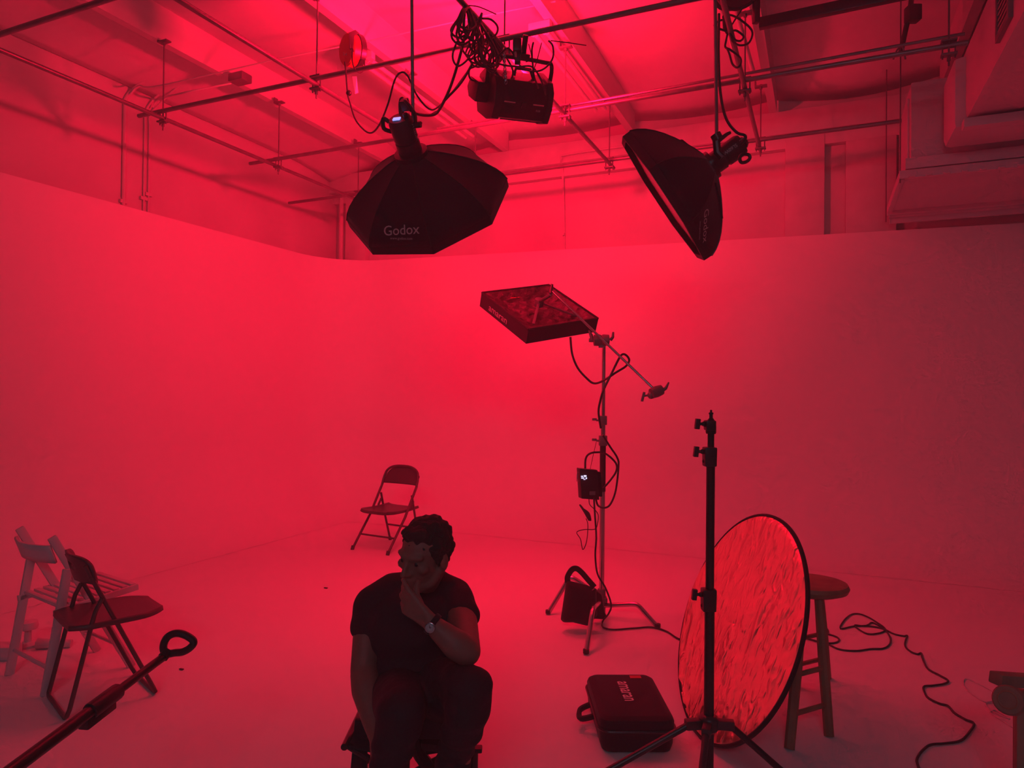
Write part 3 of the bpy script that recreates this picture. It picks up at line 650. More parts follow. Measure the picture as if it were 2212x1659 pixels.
# controller box
t = thing('light_controller', at(1270, 1045, 4.15), 'small black controller box with a lit display strapped to the stand', 'controller')
cbx = at(1270, 1045, 4.16); ax3 = (cv(1, .12, .25).normalized(), FW, cv(-.06, -1).normalized()); ax3 = (ax3[0], ax3[0].cross(ax3[2])*-1, ax3[2])
MB().box(cbx, (.115, .06, .18), ax3).build('casing', 'blackp', t, bevel=.006)
M['lcd2'] = mat('lcd_white', (.3, .3, .4), .3, emit=((.62, .62, 1.0), 1.6))
scr = cbx-RT*.028-DN*.045-FW*.05
sc5 = MB()
for (a, b, w_, h_) in ((-.012, .006, .012, .006), (.006, .008, .016, .009), (-.008, -.004, .018, .006), (.013, -.005, .008, .008), (.002, -.013, .012, .003)):
    sc5.box(scr+RT*a-DN*b, (w_, .002, h_), (RT, FW, -DN))
sc5.build('display', 'lcd2', t)
MB().box(cbx+RT*.022-DN*-.05-FW*.042, (.035, .002, .022), (RT, FW, -DN)).build('printed_label', 'rod', t)
MB().tube([at(1250, 1020, 4.13), at(1247, 1020, 4.13), at(1246, 1040, 4.13), at(1249, 1040, 4.13)], .002, 6).build('side_handle', 'steel', t)
MB().box(at(1290, 1045, 4.2), (.04, .05, .15), ax3).build('strap_clamp', 'black', t, bevel=.004)
cable('light_cable', [at(1264, 1012, 4.12), at(1265, 992, 4.12), at(1272, 981, 4.12), at(1287, 977, 4.13), at(1308, 980, 4.2), at(1330, 1000, 4.25), at(1331, 1018, 4.25), at(1318, 1038, 4.25), at(1303, 1055, 4.26)], .0062, 'upper cable looping from the controller box round the back of the stand')
cable('light_cable', [at(1302, 940, 4.22), at(1318, 965, 4.25), at(1334, 990, 4.27), at(1336, 1010, 4.27), at(1330, 1060, 4.27), at(1318, 1090, 4.25), at(1304, 1097, 4.22), at(1292, 1092, 4.15), at(1287, 1078, 4.13)], .0062, 'large cable loop hanging right of the stand beside the controller box')
cable('safety_cord', [at(1288, 955, 4.15), at(1281, 985, 4.13), at(1275, 1013, 4.13)], .0017, None, parent=t)
cable('looped_cord', [at(1272, 1075, 4.13), at(1274, 1090, 4.13), at(1284, 1100, 4.12), at(1292, 1112, 4.12), at(1291, 1130, 4.12), at(1285, 1143, 4.12), at(1262, 1144, 4.12), at(1246, 1150, 4.12), at(1254, 1165, 4.12), at(1259, 1187, 4.12), at(1267, 1170, 4.12), at(1270, 1135, 4.12), at(1266, 1120, 4.12)], .0026, None, parent=t)
cbn = MB(); rr = random.Random(5)
for k in range(5): cbn.tube(spline([at(1252+k*1.0, 1090+k, 4.11), at(1262+k*1.5, 1106+k, 4.10+k*.006), at(1272+k, 1124, 4.11), at(1266+k*1.4, 1112-k, 4.09), at(1258, 1098, 4.1)], 4, True), .0045, 6, True)
tag(cbn.build('tied_cord', 'rubber'), 'short folded and tied black cord dangling under the controller box', 'cord')
cable('power_cable', [at(1283, 1075, 4.12), at(1285, 1110, 4.11), at(1288, 1160, 4.11), at(1286, 1200, 4.12), at(1291, 1240, 4.14), at(1308, 1270, 4.12), at(1320, 1305, 4.10), at(1315, 1325, 4.10), onz(1302, 1342, .01), onz(1303, 1355, .01), onz(1325, 1360, .008), onz(1370, 1357, .008), onz(1408, 1355, .008), onz(1440, 1364, .008), onz(1472, 1382, .008), onz(1520, 1380, .008), onz(1600, 1360, .008), onz(1700, 1370, .008), onz(1775, 1388, .008)], .0055, 'black power cable falling from the controller to the floor and running behind the reflector', n=10)
# ------------------------------------------------------------------ sandbag
t = thing('sandbag', onz(1260, 1345), 'dark sandbag with a strap handle hung over a leg of the stand', 'sandbag')
def bagfn(px, D_, th):
    pts = [at(x, y, D_) for x, y in px]; return pts
poly = [(1224, 1253), (1268, 1264), (1288, 1272), (1290, 1330), (1270, 1352), (1238, 1344), (1217, 1344), (1211, 1338), (1220, 1278)]
mb = MB(); n_ = len(poly); cen = at(1250, 1305, 4.2)
ring0 = [at(x, y, 4.2) for x, y in poly]; vs = []
for s_, dz in ((.0, -.07), (.55, -.065), (.85, -.04), (1.0, 0), (.85, .04), (.55, .065), (.0, .07)):
    for p in ring0: vs.append(cen+(p-cen)*max(s_, .02)*1.02+FW*dz)
fs = []
for i in range(6):
    for k in range(n_): fs.append((i*n_+k, i*n_+(k+1) % n_, (i+1)*n_+(k+1) % n_, (i+1)*n_+k))
mb.add(vs, fs).build('bag', 'black', t, bevel=.01)
mb = MB(); ring = [at(x, y, 4.32) for x, y in ((1278, 1268), (1300, 1285), (1306, 1320), (1311, 1333), (1305, 1339), (1282, 1338), (1276, 1320))]
mb.prism(ring, FW, .06).build('rear_bag', 'black', t, bevel=.012)
hp_ = [(1226, 1258), (1226, 1246), (1235, 1231), (1245, 1228), (1256, 1236), (1270, 1252), (1284, 1268)]
sp = spline([at(x, y, 4.2) for x, y in hp_], 5); mb = MB(); vs = []; fs = []
for i, p in enumerate(sp):
    tt = (sp[min(i+1, len(sp)-1)]-sp[max(i-1, 0)]).normalized(); nn = tt.cross(FW).normalized()
    vs += [p-nn*.016-FW*.006, p+nn*.016-FW*.006, p+nn*.016+FW*.006, p-nn*.016+FW*.006]
for i in range(len(sp)-1):
    for k in range(4): fs.append((i*4+k, i*4+(k+1) % 4, i*4+4+(k+1) % 4, i*4+4+k))
mb.add(vs, fs).build('strap_handle', 'black', t)
MB().bar(at(1279, 1275, 4.12), at(1284, 1271, 4.12), .004, .004).build('buckle', 'steel', t)
# ------------------------------------------------------------------ equipment case
c0_, c1_, c3_ = onz(1297, 1632, 0), onz(1461, 1632, 0), onz(1262, 1478, 0)
ex = (c1_-c0_).normalized(); ey = V((-ex.y, ex.x, 0))
W5, D5, H5 = (c1_-c0_).length, .46, .145
t = thing('equipment_case', c0_.lerp(c1_, .5)+ey*D5/2, 'black semi-rigid equipment case with white lettering lying on the floor', 'case')
def cs(a, b, z): return c0_+ex*a+ey*b+V((0, 0, z))
def rrect(w_, d_, r, inset=0, n=6):
    out = []
    for cx, cy, a0 in ((w_-r, r, -90), (w_-r, d_-r, 0), (r, d_-r, 90), (r, r, 180)):
        for k in range(n+1):
            a = R(a0+90*k/n); rr_ = r-inset*0
            out.append((cx+(rr_-inset)*math.cos(a), cy+(rr_-inset)*math.sin(a)))
    return out
def shell(levels, name, m):
    mb = MB(); vs = []; N = None
    for ins, z in levels:
        ring = rrect(W5, D5, .05, ins); N = len(ring); vs += [cs(a, b, z) for a, b in ring]
    fs = [(i*N+k, i*N+(k+1) % N, (i+1)*N+(k+1) % N, (i+1)*N+k) for i in range(len(levels)-1) for k in range(N)]
    fs += [tuple(range(N))[::-1], tuple((len(levels)-1)*N+k for k in range(N))]
    return mb.add(vs, fs).build(name, m, t)
shell([(.03, 0.0), (.012, .008), (.004, .03), (0, .09)], 'base_shell', 'black')
shell([(0, .098), (-.002, .12), (.004, .134), (.02, H5-.002), (.03, H5)], 'lid', 'black')
zp = MB(); ring = rrect(W5, D5, .05, -.004); zp.tube([cs(a, b, .094) for a, b in ring], .006, 6, True); zp.build('zip', 'blackp', t)
hs = MB().tube(spline([cs(-.002, D5*.62, .075), cs(-.05, D5*.58, .06), cs(-.055, D5*.45, .05), cs(-.002, D5*.40, .07)], 5), .012, 6); hs.build('carry_strap', 'black', t)
text('lettering', 'amaran', cs(W5*.50, D5*.56, H5+.001), -ey*1.0, ex, .085, mat('white_print', (.75, .74, .74), .5), t, bold=.01, fw=.8)
MB().box(cs(W5*.72, D5*.88, H5+.0015), (.05, .03, .003), (ex, ey, V((0, 0, 1)))).build('lid_badge', mat('red_badge', (.5, .03, .04), .4), t)
# ------------------------------------------------------------------ black light stand in front
Dp = 2.4; hub = at(1531, 1562, Dp); px_, py_ = hub.x, hub.y
def sp_(y): return V((px_, py_, at(1533, y, Dp).z))
t = thing('light_stand', V((px_, py_, 0)), 'black light stand with an empty top spigot, standing in front of the round reflector', 'light stand')
MB().cyl(sp_(1700), sp_(1300), .0172, seg=20).build('lower_tube', 'blackm', t)
MB().cyl(sp_(1300), sp_(1005), .0148, seg=20).build('middle_tube', 'blackm', t)
MB().cyl(sp_(1005), sp_(925), .0115, seg=18).build('upper_tube', 'blackm', t)
MB().lathe([(.016, -.055), (.018, -.05), (.018, -.03), (.0145, -.01), (.006, 0), (.006, .012), (.008, .013), (.008, .018), (.0035, .02), (.0035, .028)], sp_(903), (0, 0, 1), 18).build('top_spigot', 'blackm', t)
Zu = V((0, 0, 1))
def collar(y0, y1, w_, ky, knob='blackp'):
    a, b = sp_(y1), sp_(y0); c_ = a.lerp(b, .5)
    k = MB().box(c_-RT*.004, (w_, .042, (b-a).length), (RT, FW, Zu), taper=1.04); k.build('collar', 'blackp', t, bevel=.006)
    p = V((px_, py_, at(1533, ky, Dp).z))-RT*(w_/2)
    k = MB().cyl(p, p-RT*.022, .0055, seg=10).ball(p-RT*.008, .009, 10); k.box(p-RT*.03, (.016, .018, .036), (cv(1, .1), FW, cv(.12, -1)))
    k.build('tension_knob', knob, t, bevel=.005)
    MB().ball(V((px_, py_, a.z+.018))-RT*(w_/2), .009, 10).build('rivet', 'blackp', t)
collar(966, 1008, .042, 976); collar(908, 930, .034, 916, 'blackp'); collar(1272, 1320, .046, 1285)
M['greyp'] = mat('dark_grey_cast_metal', (.06, .055, .058), .35, metal=.4)
k = MB().lathe([(.02, -.03), (.032, -.02), (.034, .02), (.022, .03)], V((px_, py_, hub.z)), (0, 0, 1), 20)
feet = [onz(1085, 1795, 0), onz(1830, 1790, 0), onz(1480, 1990, 0)]
for F_ in feet:
    d_ = (F_-V((px_, py_, 0))); d_.z = 0; d_.normalize(); k.box(V((px_, py_, hub.z))+d_*.05, (.03, .07, .032), (d_.cross(Zu), d_, Zu))
k.build('leg_hub', 'greyp', t, bevel=.005)
for F_ in feet:
    d_ = (F_-V((px_, py_, 0))); d_.z = 0; d_.normalize(); a = V((px_, py_, hub.z))+d_*.07
    MB().tube([a, a.lerp(F_, .5), F_+Zu*.012], .0115, 12).build('leg', 'greyp' if F_ is not feet[1] else 'blackm', t)
    MB().ball(F_+Zu*.012, .018, 10, (1, 1, .66)).build('foot_cap', 'rubber', t)
    low = V((px_, py_, .10)); MB().bar(low, a.lerp(F_, .48), .014, .005).build('brace', 'greyp', t)
MB().cyl(V((px_, py_, .08)), V((px_, py_, hub.z-.03)), .0172, seg=18).lathe([(.02, -.02), (.03, -.015), (.03, .015), (.02, .02)], V((px_, py_, .10)), (0, 0, 1), 16).build('lower_slider', 'blackm', t)
# ------------------------------------------------------------------ round reflector
C6 = V((-.329, 3.122, .464)); n6 = V((-.804, -.481, .35)).normalized(); u6 = V((0, 0, 1)); u6 = (u6-n6*u6.dot(n6)).normalized(); v6 = n6.cross(u6)
R6 = .490
t = thing('round_reflector', C6-u6*R6, 'big round gold reflector disc with a black rim, leaning upright on the floor', 'reflector')
mb = MB(); vs = [C6]; fs = []; rr = random.Random(3); K = 96; RN = 40
from mathutils import noise as mn
def wr(x, y):
    s = 0.0
    for a, fq, amp in ((1.25, 26, .0022), (1.05, 41, .0013), (1.9, 19, .0012)):
        q = x*math.cos(a)+y*math.sin(a)+.07*mn.noise(V((x*3, y*3, a)))
        s += amp*(abs(math.sin(q*fq+4*mn.noise(V((x*2.2, y*2.2, a*3)))))**.45)
    # crumpled corner at the lower left
    d_ = math.hypot(x-.22, y+.36); cr = max(0, 1-d_/.24)
    s += cr*.022*mn.noise(V((x*22, y*22, 2)))+cr*.012*mn.noise(V((x*50, y*50, 7)))
    return s*1.0+.010*mn.noise(V((x*3, y*3, 9)))
for i in range(1, RN+1):
    for k in range(K):
        a = 2*math.pi*k/K; r_ = (R6-.012)*i/RN; x, y = r_*math.cos(a), r_*math.sin(a)
        vs.append(C6+v6*x+u6*y+n6*(.006+max(-.004, wr(x, y))*(1 if i < RN else 0)))
for k in range(K): fs.append((0, 1+k, 1+(k+1) % K))
for i in range(RN-1):
    for k in range(K): a = 1+i*K; fs.append((a+k, a+K+k, a+K+(k+1) % K, a+(k+1) % K))
g_ = M['gold']; nt = g_.node_tree; b_ = nt.nodes['Principled BSDF']; tcn = nt.nodes.new('ShaderNodeTexCoord')
prev = None
for sc_, rot_, st_, dist_ in ((11, .9, .8, .022), (30, 1.3, .8, .012), (5, 2.4, .6, .03)):
    mp_ = nt.nodes.new('ShaderNodeMapping'); mp_.inputs['Rotation'].default_value = (rot_, 0, rot_); mp_.inputs['Scale'].default_value = (1, 1, .42)
    nn_ = nt.nodes.new('ShaderNodeTexNoise'); nn_.noise_type = 'RIDGED_MULTIFRACTAL'; nn_.inputs['Scale'].default_value = sc_; nn_.inputs['Detail'].default_value = 3; nn_.inputs['Distortion'].default_value = .6
    bp_ = nt.nodes.new('ShaderNodeBump'); bp_.inputs['Strength'].default_value = st_; bp_.inputs['Distance'].default_value = dist_
    nt.links.new(tcn.outputs['Object'], mp_.inputs[0]); nt.links.new(mp_.outputs[0], nn_.inputs['Vector']); nt.links.new(nn_.outputs[0], bp_.inputs['Height'])
    if prev: nt.links.new(prev.outputs[0], bp_.inputs['Normal'])
    prev = bp_
nt.links.new(prev.outputs[0], b_.inputs['Normal'])
mb.add(vs, fs).build('gold_cloth', 'gold', t, angle=180)
MB().lathe([(R6-.02, .004), (R6-.006, .008), (R6+.001, .004), (R6+.001, -.006), (R6-.006, -.009), (R6-.02, -.004)], C6, n6, 96, cap=False, up=u6).build('rim_binding', 'black', t)
MB().lathe([(.001, -.006), (R6-.015, -.006)], C6, n6, 64, cap=False).build('back_cloth', 'black', t)
# ------------------------------------------------------------------ wooden bar stool
sc_ = at(1752, 1262, 3.2)  # seat centre
t = thing('bar_stool', V((sc_.x, sc_.y, 0)), 'round-seated wooden bar stool behind the reflector', 'stool')
zs = onz(1760, 1262, 0); 
SX, SY = sc_.x, sc_.y; SZ = sc_.z
def toff(a, r, z): return V((SX+r*math.cos(R(a)), SY+r*math.sin(R(a)), z))
f1, f2 = onz(1705, 1618), onz(1791, 1590)
# square of feet from the two visible ones
dd = f2-f1; nn = V((-dd.y, dd.x, 0))
fL = dd.length
MB().lathe([(.001, -.035), (.125, -.035), (.155, -.022), (.163, -.004), (.155, .012), (.13, .016), (.001, .010)], V((SX, SY, SZ+.0)), (0, 0, 1), 32, cap=False).build('seat', 'wood', t)
ctr = V((SX, SY, 0))
feet = [f2+V((.0, .0, 0)), f1, ]
ang0 = math.atan2(f2.y-SY, f2.x-SX)
Rf = (V((f2.x, f2.y, 0))-ctr).length
feet = [f2, f1, ctr*2-f2*1.0+V((0, 0, 0)), ctr*2-f1]
feet = [V((p.x, p.y, 0)) for p in feet]
tops = [ctr+(p-ctr)*.42+V((0, 0, SZ-.03)) for p in feet]
for p, q in zip(feet, tops):
    X, Y, Z = frame(q-p); MB().tube([p+Z*.0, p.lerp(q, .5), q], [.021, .023, .019], 10).build('leg', 'wood', t)
for i, (a, b) in enumerate(((0, 1), (1, 2), (2, 3), (3, 0))):
    for h in ((.22, .48) if i % 2 == 0 else (.30, .56)):
        MB().cyl(feet[a].lerp(tops[a], h), feet[b].lerp(tops[b], h), .011, seg=8).build('rung', 'wood', t)
# ------------------------------------------------------------------ extension cord on the floor, right
o = cable('extension_cord', [onz(x, y, .006) for x, y in ((1777, 1356), (1787, 1359), (1788, 1367), (1778, 1374), (1770, 1368), (1788, 1370), (1805, 1375), (1813, 1382), (1805, 1388), (1785, 1389), (1770, 1380), (1790, 1392), (1815, 1403), (1850, 1406), (1880, 1402), (1906, 1401), (1920, 1394), (1924, 1382), (1918, 1368), (1908, 1358), (1885, 1345), (1872, 1351), (1843, 1353), (1816, 1358), (1822, 1342), (1838, 1328), (1855, 1326), (1875, 1333), (1895, 1345), (1912, 1358), (1905, 1366), (1880, 1370), (1862, 1364), (1846, 1351), (1862, 1352), (1890, 1354), (1912, 1360), (1930, 1369), (1952, 1374), (1960, 1373), (1956, 1385), (1956, 1397), (1968, 1408), (1982, 1413), (1990, 1411), (1994, 1425), (2005, 1445), (2030, 1459), (2048, 1470), (2040, 1477), (2015, 1481), (1996, 1483), (1997, 1495), (2006, 1508), (2030, 1520), (2048, 1525), (2062, 1540), (2085, 1554), (2104, 1563), (2095, 1580), (2075, 1600), (2040, 1606), (2010, 1609), (1992, 1622), (1981, 1640), (1984, 1657), (1995, 1690))], .0052, 'long black extension cord winding over the floor at the right', 'cord', n=5)
c2 = cable('thin_white_cord', [onz(x, y, .004) for x, y in ((2160, 1503), (2130, 1485), (2110, 1475), (2090, 1467), (2082, 1469), (2083, 1482), (2100, 1500), (2128, 1516), (2150, 1513), (2160, 1520), (2132, 1518), (2135, 1530), (2160, 1545), (2180, 1552), (2170, 1545), (2150, 1535), (2140, 1540), (2170, 1560), (2200, 1580))], .0028, 'thin pale cord lying in loops beside the wooden stand at the right edge', 'cord', m='white')
# ------------------------------------------------------------------ wooden stand at the right edge with a round piece
t = thing('wooden_sawhorse', onz(2215, 1800), 'brown wooden trestle cut off by the right edge of the picture', 'trestle')
Dq = 2.35
MB().bar(at(2150, 1466, Dq), at(2400, 1482, Dq+.15), .05, .04, V((0, 0, 1))).build('top_rail', 'wood2', t, bevel=.006)
pA = at(2207, 1480, Dq+.04); pB = at(2212, 1480, Dq+.04)
pt = V((pA.x, pA.y, 0))
MB().bx(pt.x-.02, pt.x+.035, pt.y-.03, pt.y+.03, 0, pA.z-.02).build('post', 'wood2', t, bevel=.006)
MB().bx(pt.x+.38, pt.x+.435, pt.y+.12, pt.y+.18, 0, pA.z-.02).build('post', 'wood2', t, bevel=.006)
o = thing('log_slice', at(2180, 1515, 2.25), 'round dark wooden disc hanging under the trestle rail at the right edge', 'wooden disc')
MB().lathe([(.001, 0), (.042, 0), (.047, .008), (.047, .03), (.042, .036), (.001, .036)], at(2177, 1512, 2.28), vv(2177, 1512, .2, 0, 1), 28, cap=False).build('disc', 'wood2', o)
MB().lathe([(.024, -.001), (.027, -.002), (.030, -.001)], at(2177, 1512, 2.28), vv(2177, 1512, .2, 0, 1), 24, cap=False).build('ring_groove', 'wood', o)
# ------------------------------------------------------------------ folding chairs
def local(o, ang):  # local x right, y facing, z up
    return Matrix.Translation(o) @ Matrix.Rotation(ang, 4, 'Z')
# steel folding chair, far
fl, fr_ = onz(762, 1187), onz(838, 1199)
cx = (fl+fr_)/2; d_ = (fr_-fl).normalized(); ang = math.atan2(d_.y, d_.x)
T = local(cx, ang)      # the chair faces -y, towards the camera
t = thing('folding_chair', cx, 'dark steel folding chair standing alone in the middle of the white floor', 'chair')
Wb = .203
def m_(): return MB(T)
for s_ in (-1, 1):
    x = s_*Wb
    m_().tube([(x, 0, .012), (x, .235, .292), (x, .405, .555)], .0115, 10).build('leg', 'chairblk', t)
    m_().tube([(x*.89, .50, .012), (x*.89, .415, .27), (x*.90, .36, .475)], .0105, 10).build('leg', 'chairblk', t)
    m_().cyl((x, -.006, 0), (x, .006, .035), .016, seg=10).build('foot_cap', 'rubber', t)
    m_().cyl((x*.89, .503, 0), (x*.89, .495, .03), .016, seg=10).build('foot_cap', 'rubber', t)
    m_().bar((x*.93, .33, .36), (x*.93, .375, .42), .02, .008).build('side_hinge', 'chairblk', t)
m_().cyl((-Wb, .10, .125), (Wb, .10, .125), .0085, seg=8).build('stretcher', 'chairblk', t)
m_().cyl((-Wb*.88, .45, .16), (Wb*.88, .45, .16), .0085, seg=8).build('stretcher', 'chairblk', t)
m_().tube(spline([(-Wb, .40, .55), (-Wb*.98, .425, .62), (-Wb*.86, .445, .685), (-Wb*.5, .455, .722), (0, .458, .73), (Wb*.5, .455, .722), (Wb*.86, .445, .685), (Wb*.98, .425, .62), (Wb, .40, .55)], 5), .0115, 10).build('back_frame', 'chairblk', t)
def bkp(u, v):
    x = (u*2-1); zt = .725-.085*abs(x)**3.2; z = .562+(zt-.562)*v; return V((x*Wb*.97, .408+.05*v+.02*(1-x*x), z))
m_().grid(bkp, 16, 8).build('back_panel', 'chairblk', t, solid=.006)
def seatf(u, v):
    x = u*2-1; y = .05+v*.42; w_ = Wb*(.99-.10*v)*(1-.22*max(0, 1-v/.16)**2); z = .342+.014*abs(x)**6-.008*math.sin(math.pi*v)
    return V((x*w_, y, z))
m_().grid(seatf, 18, 16).build('seat', 'chairblk', t, solid=.024)
# white slatted folding chair on the left, seen from behind
ra, rb = onz(20, 1458), onz(97, 1503)
c_ = (ra+rb)/2; dx = (rb-ra); dx.z = 0; ang = math.atan2(dx.y, dx.x)
T = local(c_, ang)     # faces +y, away to the right
t = thing('slatted_chair', c_, 'white slatted wooden folding chair seen from behind at the left', 'chair')
wx = .203
for s_ in (-1, 1):
    x = s_*wx
    m_().bar((x, 0, 0), (x, .088, .575), .020, .040, V((0, 1, 0))).build('rear_leg', 'white', t, bevel=.004)
    m_().bar((x*.90, .41, 0), (x*.90, .025, .735), .020, .040, V((0, 1, 0))).build('back_post', 'white', t, bevel=.006)
    m_().bar((x*1.0, .03, .375), (x*1.0, .425, .415), .020, .032).build('seat_rail', 'white', t, bevel=.006)
for k in range(9):
    y = .07+k*.042; m_().bx(-wx*.96, wx*.96, y-.014, y+.014, .392+y*.07, .404+y*.07).build('slat', 'white', t, bevel=.003)
def brl(u, v):
    x = u*2-1; return V((x*wx*.93, .045-.045*(1-x*x)-.03*v, .61+.085*v))
m_().grid(brl, 16, 4).build('backrest', 'white', t, solid=.014)
m_().cyl((-wx, .018, .12), (wx, .018, .12), .010, seg=8).build('rung', 'white', t)
m_().cyl((-wx, .065, .40), (wx, .065, .40), .011, seg=8).build('rung', 'white', t)
m_().cyl((-wx*.9, .345, .13), (wx*.9, .345, .13), .009, seg=8).build('rung', 'white', t)
# dark tubular folding chair in front of it
a1, a2 = onz(103, 1505), onz(143, 1560)
c_ = (a1+a2)/2; dx = a2-a1; ang = math.atan2(dx.y, dx.x)
T = local(c_, ang)
t = thing('folding_chair', c_, 'dark tubular folding chair with a moulded back, in front of the white slatted chair', 'chair')
r_ = .0098; w3 = .172
m_().tube([V((-w3, .130, .505)), V((-w3, .105, .455)), V((-w3, .088, .385)), V((-w3, .012, .05)), V((-w3*.97, .003, .022)), V((-w3*.86, 0, .011)), V((w3*.86, 0, .011)), V((w3*.97, .003, .022)), V((w3, .012, .05)), V((w3, .088, .385)), V((w3, .105, .455)), V((w3, .130, .505))], r_, 10).build('rear_frame', 'brown', t)
wf = .160
m_().tube([V((-wf, .065, .66)), V((-wf, .082, .62)), V((-wf, .355, .04)), V((-wf*.95, .366, .018)), V((-wf*.84, .368, .011)), V((wf*.84, .368, .011)), V((wf*.95, .366, .018)), V((wf, .355, .04)), V((wf, .082, .62)), V((wf, .065, .66))], r_, 10).build('front_frame', 'brown', t)
def sf(u, v):
    x = u*2-1; y = .01+v*.40; q = max(0, (v-.66)/.34); w_ = .185*(1-.42*q**2.2)*(1-.22*(max(0, .2-v)/.2)**1.5)
    return V((x*w_, y, .388+.004*abs(x)**4))
m_().grid(sf, 16, 20).build('seat', 'brown', t, solid=.022)
mb = m_(); N = 40; vs = []; fs = []
def bp(x, z): return V((x, .118-.27*(z-.55)-.045*(1-(x/wf)**2), z))
for k in range(N):
    a = 2*math.pi*k/N; c, s = math.cos(a), math.sin(a)
    hx, hz = .042*math.copysign(abs(c)**.8, c), .014*math.copysign(abs(s)**.8, s)
    ex_ = wf*1.03*math.copysign(abs(c)**.42, c); ez = .062*math.copysign(abs(s)**.6, s)
    if s < 0: ez *= 1.0+.9*abs(c)**4
    elif s > 0: ez *= 1-.15*abs(c)**3
    for q in range(6):
        f = q/5; vs.append(bp(hx*(1-f)+ex_*f, (.645+hz)*(1-f)+(.632+ez)*f))
for k in range(N):
    for q in range(5): fs.append((k*6+q, ((k+1) % N)*6+q, ((k+1) % N)*6+q+1, k*6+q+1))
mb.add(vs, fs).build('backrest', 'brown', t, solid=.014)
# small things by the white chair
fp = onz(60, 1397); t = thing('small_round_stool', fp, 'small pale round knob-topped item on the floor behind the white chair', 'stand')
MB().lathe([(.001, 0), (.05, 0), (.05, .015), (.02, .03), (.016, .09), (.045, .10), (.05, .115), (.045, .14), (.001, .145)], fp, (0, 0, 1), 24, cap=False).build('turned_body', 'white', t)
fp = onz(80, 1402); o = MB().tube([fp+V((0, 0, .03)), fp+V((.14, .10, .02))], [.03, .022], 12).build('paint_roller', 'white'); tag(o, 'pale roller lying on the floor under the white chair', 'roller')
fp = onz(-40, 1425); o = MB().box(fp+V((.0, .03, .035)), (.30, .10, .07), (V((.9, .42, 0)).normalized(), V((-.42, .9, 0)).normalized(), V((0, 0, 1)))).build('pale_board', 'white', bevel=.006); tag(o, 'pale block on the floor at the left edge behind the white chair', 'board')
# ------------------------------------------------------------------ tool with a D-shaped grip leaning in from the lower left
g0, g1 = at(352, 1420, 2.15), at(-10, 1690, 1.55)
t = thing('tool_handle', g1, 'long dark tool pole with a D-shaped grip rising from the lower left corner', 'tool')
j_ = g0.lerp(g1, .42)
MB().cyl(g0, j_, .0125, seg=14).build('upper_pole', 'blackm', t)
MB().cyl(j_, g0.lerp(g1, 1.15), .0165, seg=14).build('lower_pole', 'blackm', t)
dz_ = (g1-g0).normalized()
MB().cyl(j_-dz_*.05, j_+dz_*.06, .0225, seg=14).box(j_+dz_*.03+DN*.02, (.03, .03, .11), frame(dz_)).build('locking_collar', 'blackp', t, bevel=.004)
gp = [at(x, y, 2.17) for x, y in ((358, 1412), (353, 1395), (362, 1376), (380, 1368), (400, 1372), (418, 1385), (412, 1398), (395, 1408), (378, 1410))]
MB().tube(spline(gp, 5, True), .0115, 10, True).cyl(g0, at(362, 1408, 2.17), .016, seg=12).build('d_grip', 'blackp', t)
# little dark scraps on the floor
for x, y, s_, l in ((392, 1447, .012, 'small dark speck on the floor right of the tool grip'), (704, 1271, .014, 'dark chip on the floor left of the seated person')):
    p = onz(x, y); o = MB().box(p+V((0, 0, .004)), (s_*2, s_, .006)).build('floor_debris', 'blackp', bevel=.002); tag(o, l, 'debris')
# ------------------------------------------------------------------ seated person
def organic(name, mb, m, parent, voxel=.007, it=4, noise_amp=0, nf_=12, disp=None):
    me = bpy.data.meshes.new('t'); me.from_pydata(mb.v, [], mb.f)
    bm = bmesh.new(); bm.from_mesh(me); bmesh.ops.recalc_face_normals(bm, faces=bm.faces); bm.to_mesh(me); bm.free()
    o = bpy.data.objects.new('t', me); COL.objects.link(o)
    r = o.modifiers.new('r', 'REMESH'); r.mode = 'VOXEL'; r.voxel_size = voxel; r.adaptivity = 0
    s = o.modifiers.new('s', 'SMOOTH'); s.iterations = it; s.factor = .6
    dg = bpy.context.evaluated_depsgraph_get(); dg.update(); e = o.evaluated_get(dg); m2 = e.to_mesh()
    out = MB(); vs = [v.co.copy() for v in m2.vertices]
    if noise_amp:
        for i, v in enumerate(m2.vertices): vs[i] += v.normal*noise_amp*mn.noise(v.co*nf_)
    if disp:
        for i, v in enumerate(m2.vertices): vs[i] += v.normal*disp(v.co)
    out.add(vs, [tuple(p.vertices) for p in m2.polygons]); e.to_mesh_clear(); bpy.data.objects.remove(o)
    return out.build(name, m, parent, angle=180)
def limb(mb, pts, seg=14):   # pts: (position, radius)
    ps = [p for p, _ in pts]; rs = [r for _, r in pts]
    for (a, ra), (b, rb) in zip(pts, pts[1:]):
        mb.tube([a, a.lerp(b, .33), a.lerp(b, .66), b], [ra, ra*.67+rb*.33, ra*.33+rb*.67, rb], seg)
    for p, r in pts: mb.ball(p, r*.995, 14)
hc = at(917, 1197, 2.36)
fy = cv(-.56, .20, -.80).normalized(); fz = cv(.02, -1, -.16); fz = (fz-fy*fz.dot(fy)).normalized(); fx = fy.cross(fz)
def hp(x, y, z): return hc+fx*x+fy*y+fz*z
ax_h = (fx, fy, fz)
per = thing('person', V((at(890, 1500, 2.45).x, at(890, 1500, 2.45).y, 0)), 'person in a black t-shirt sitting with chin resting on a hand, wearing a wristwatch', 'person')
B = MB()
B.ball(hp(0, -.012, .030), 1, 20, (.074, .092, .080), ax_h)
B.ball(hp(0, .022, -.025), 1, 18, (.060, .066, .082), ax_h)
B.ball(hp(0, .062, -.085), 1, 14, (.030, .026, .024), ax_h)
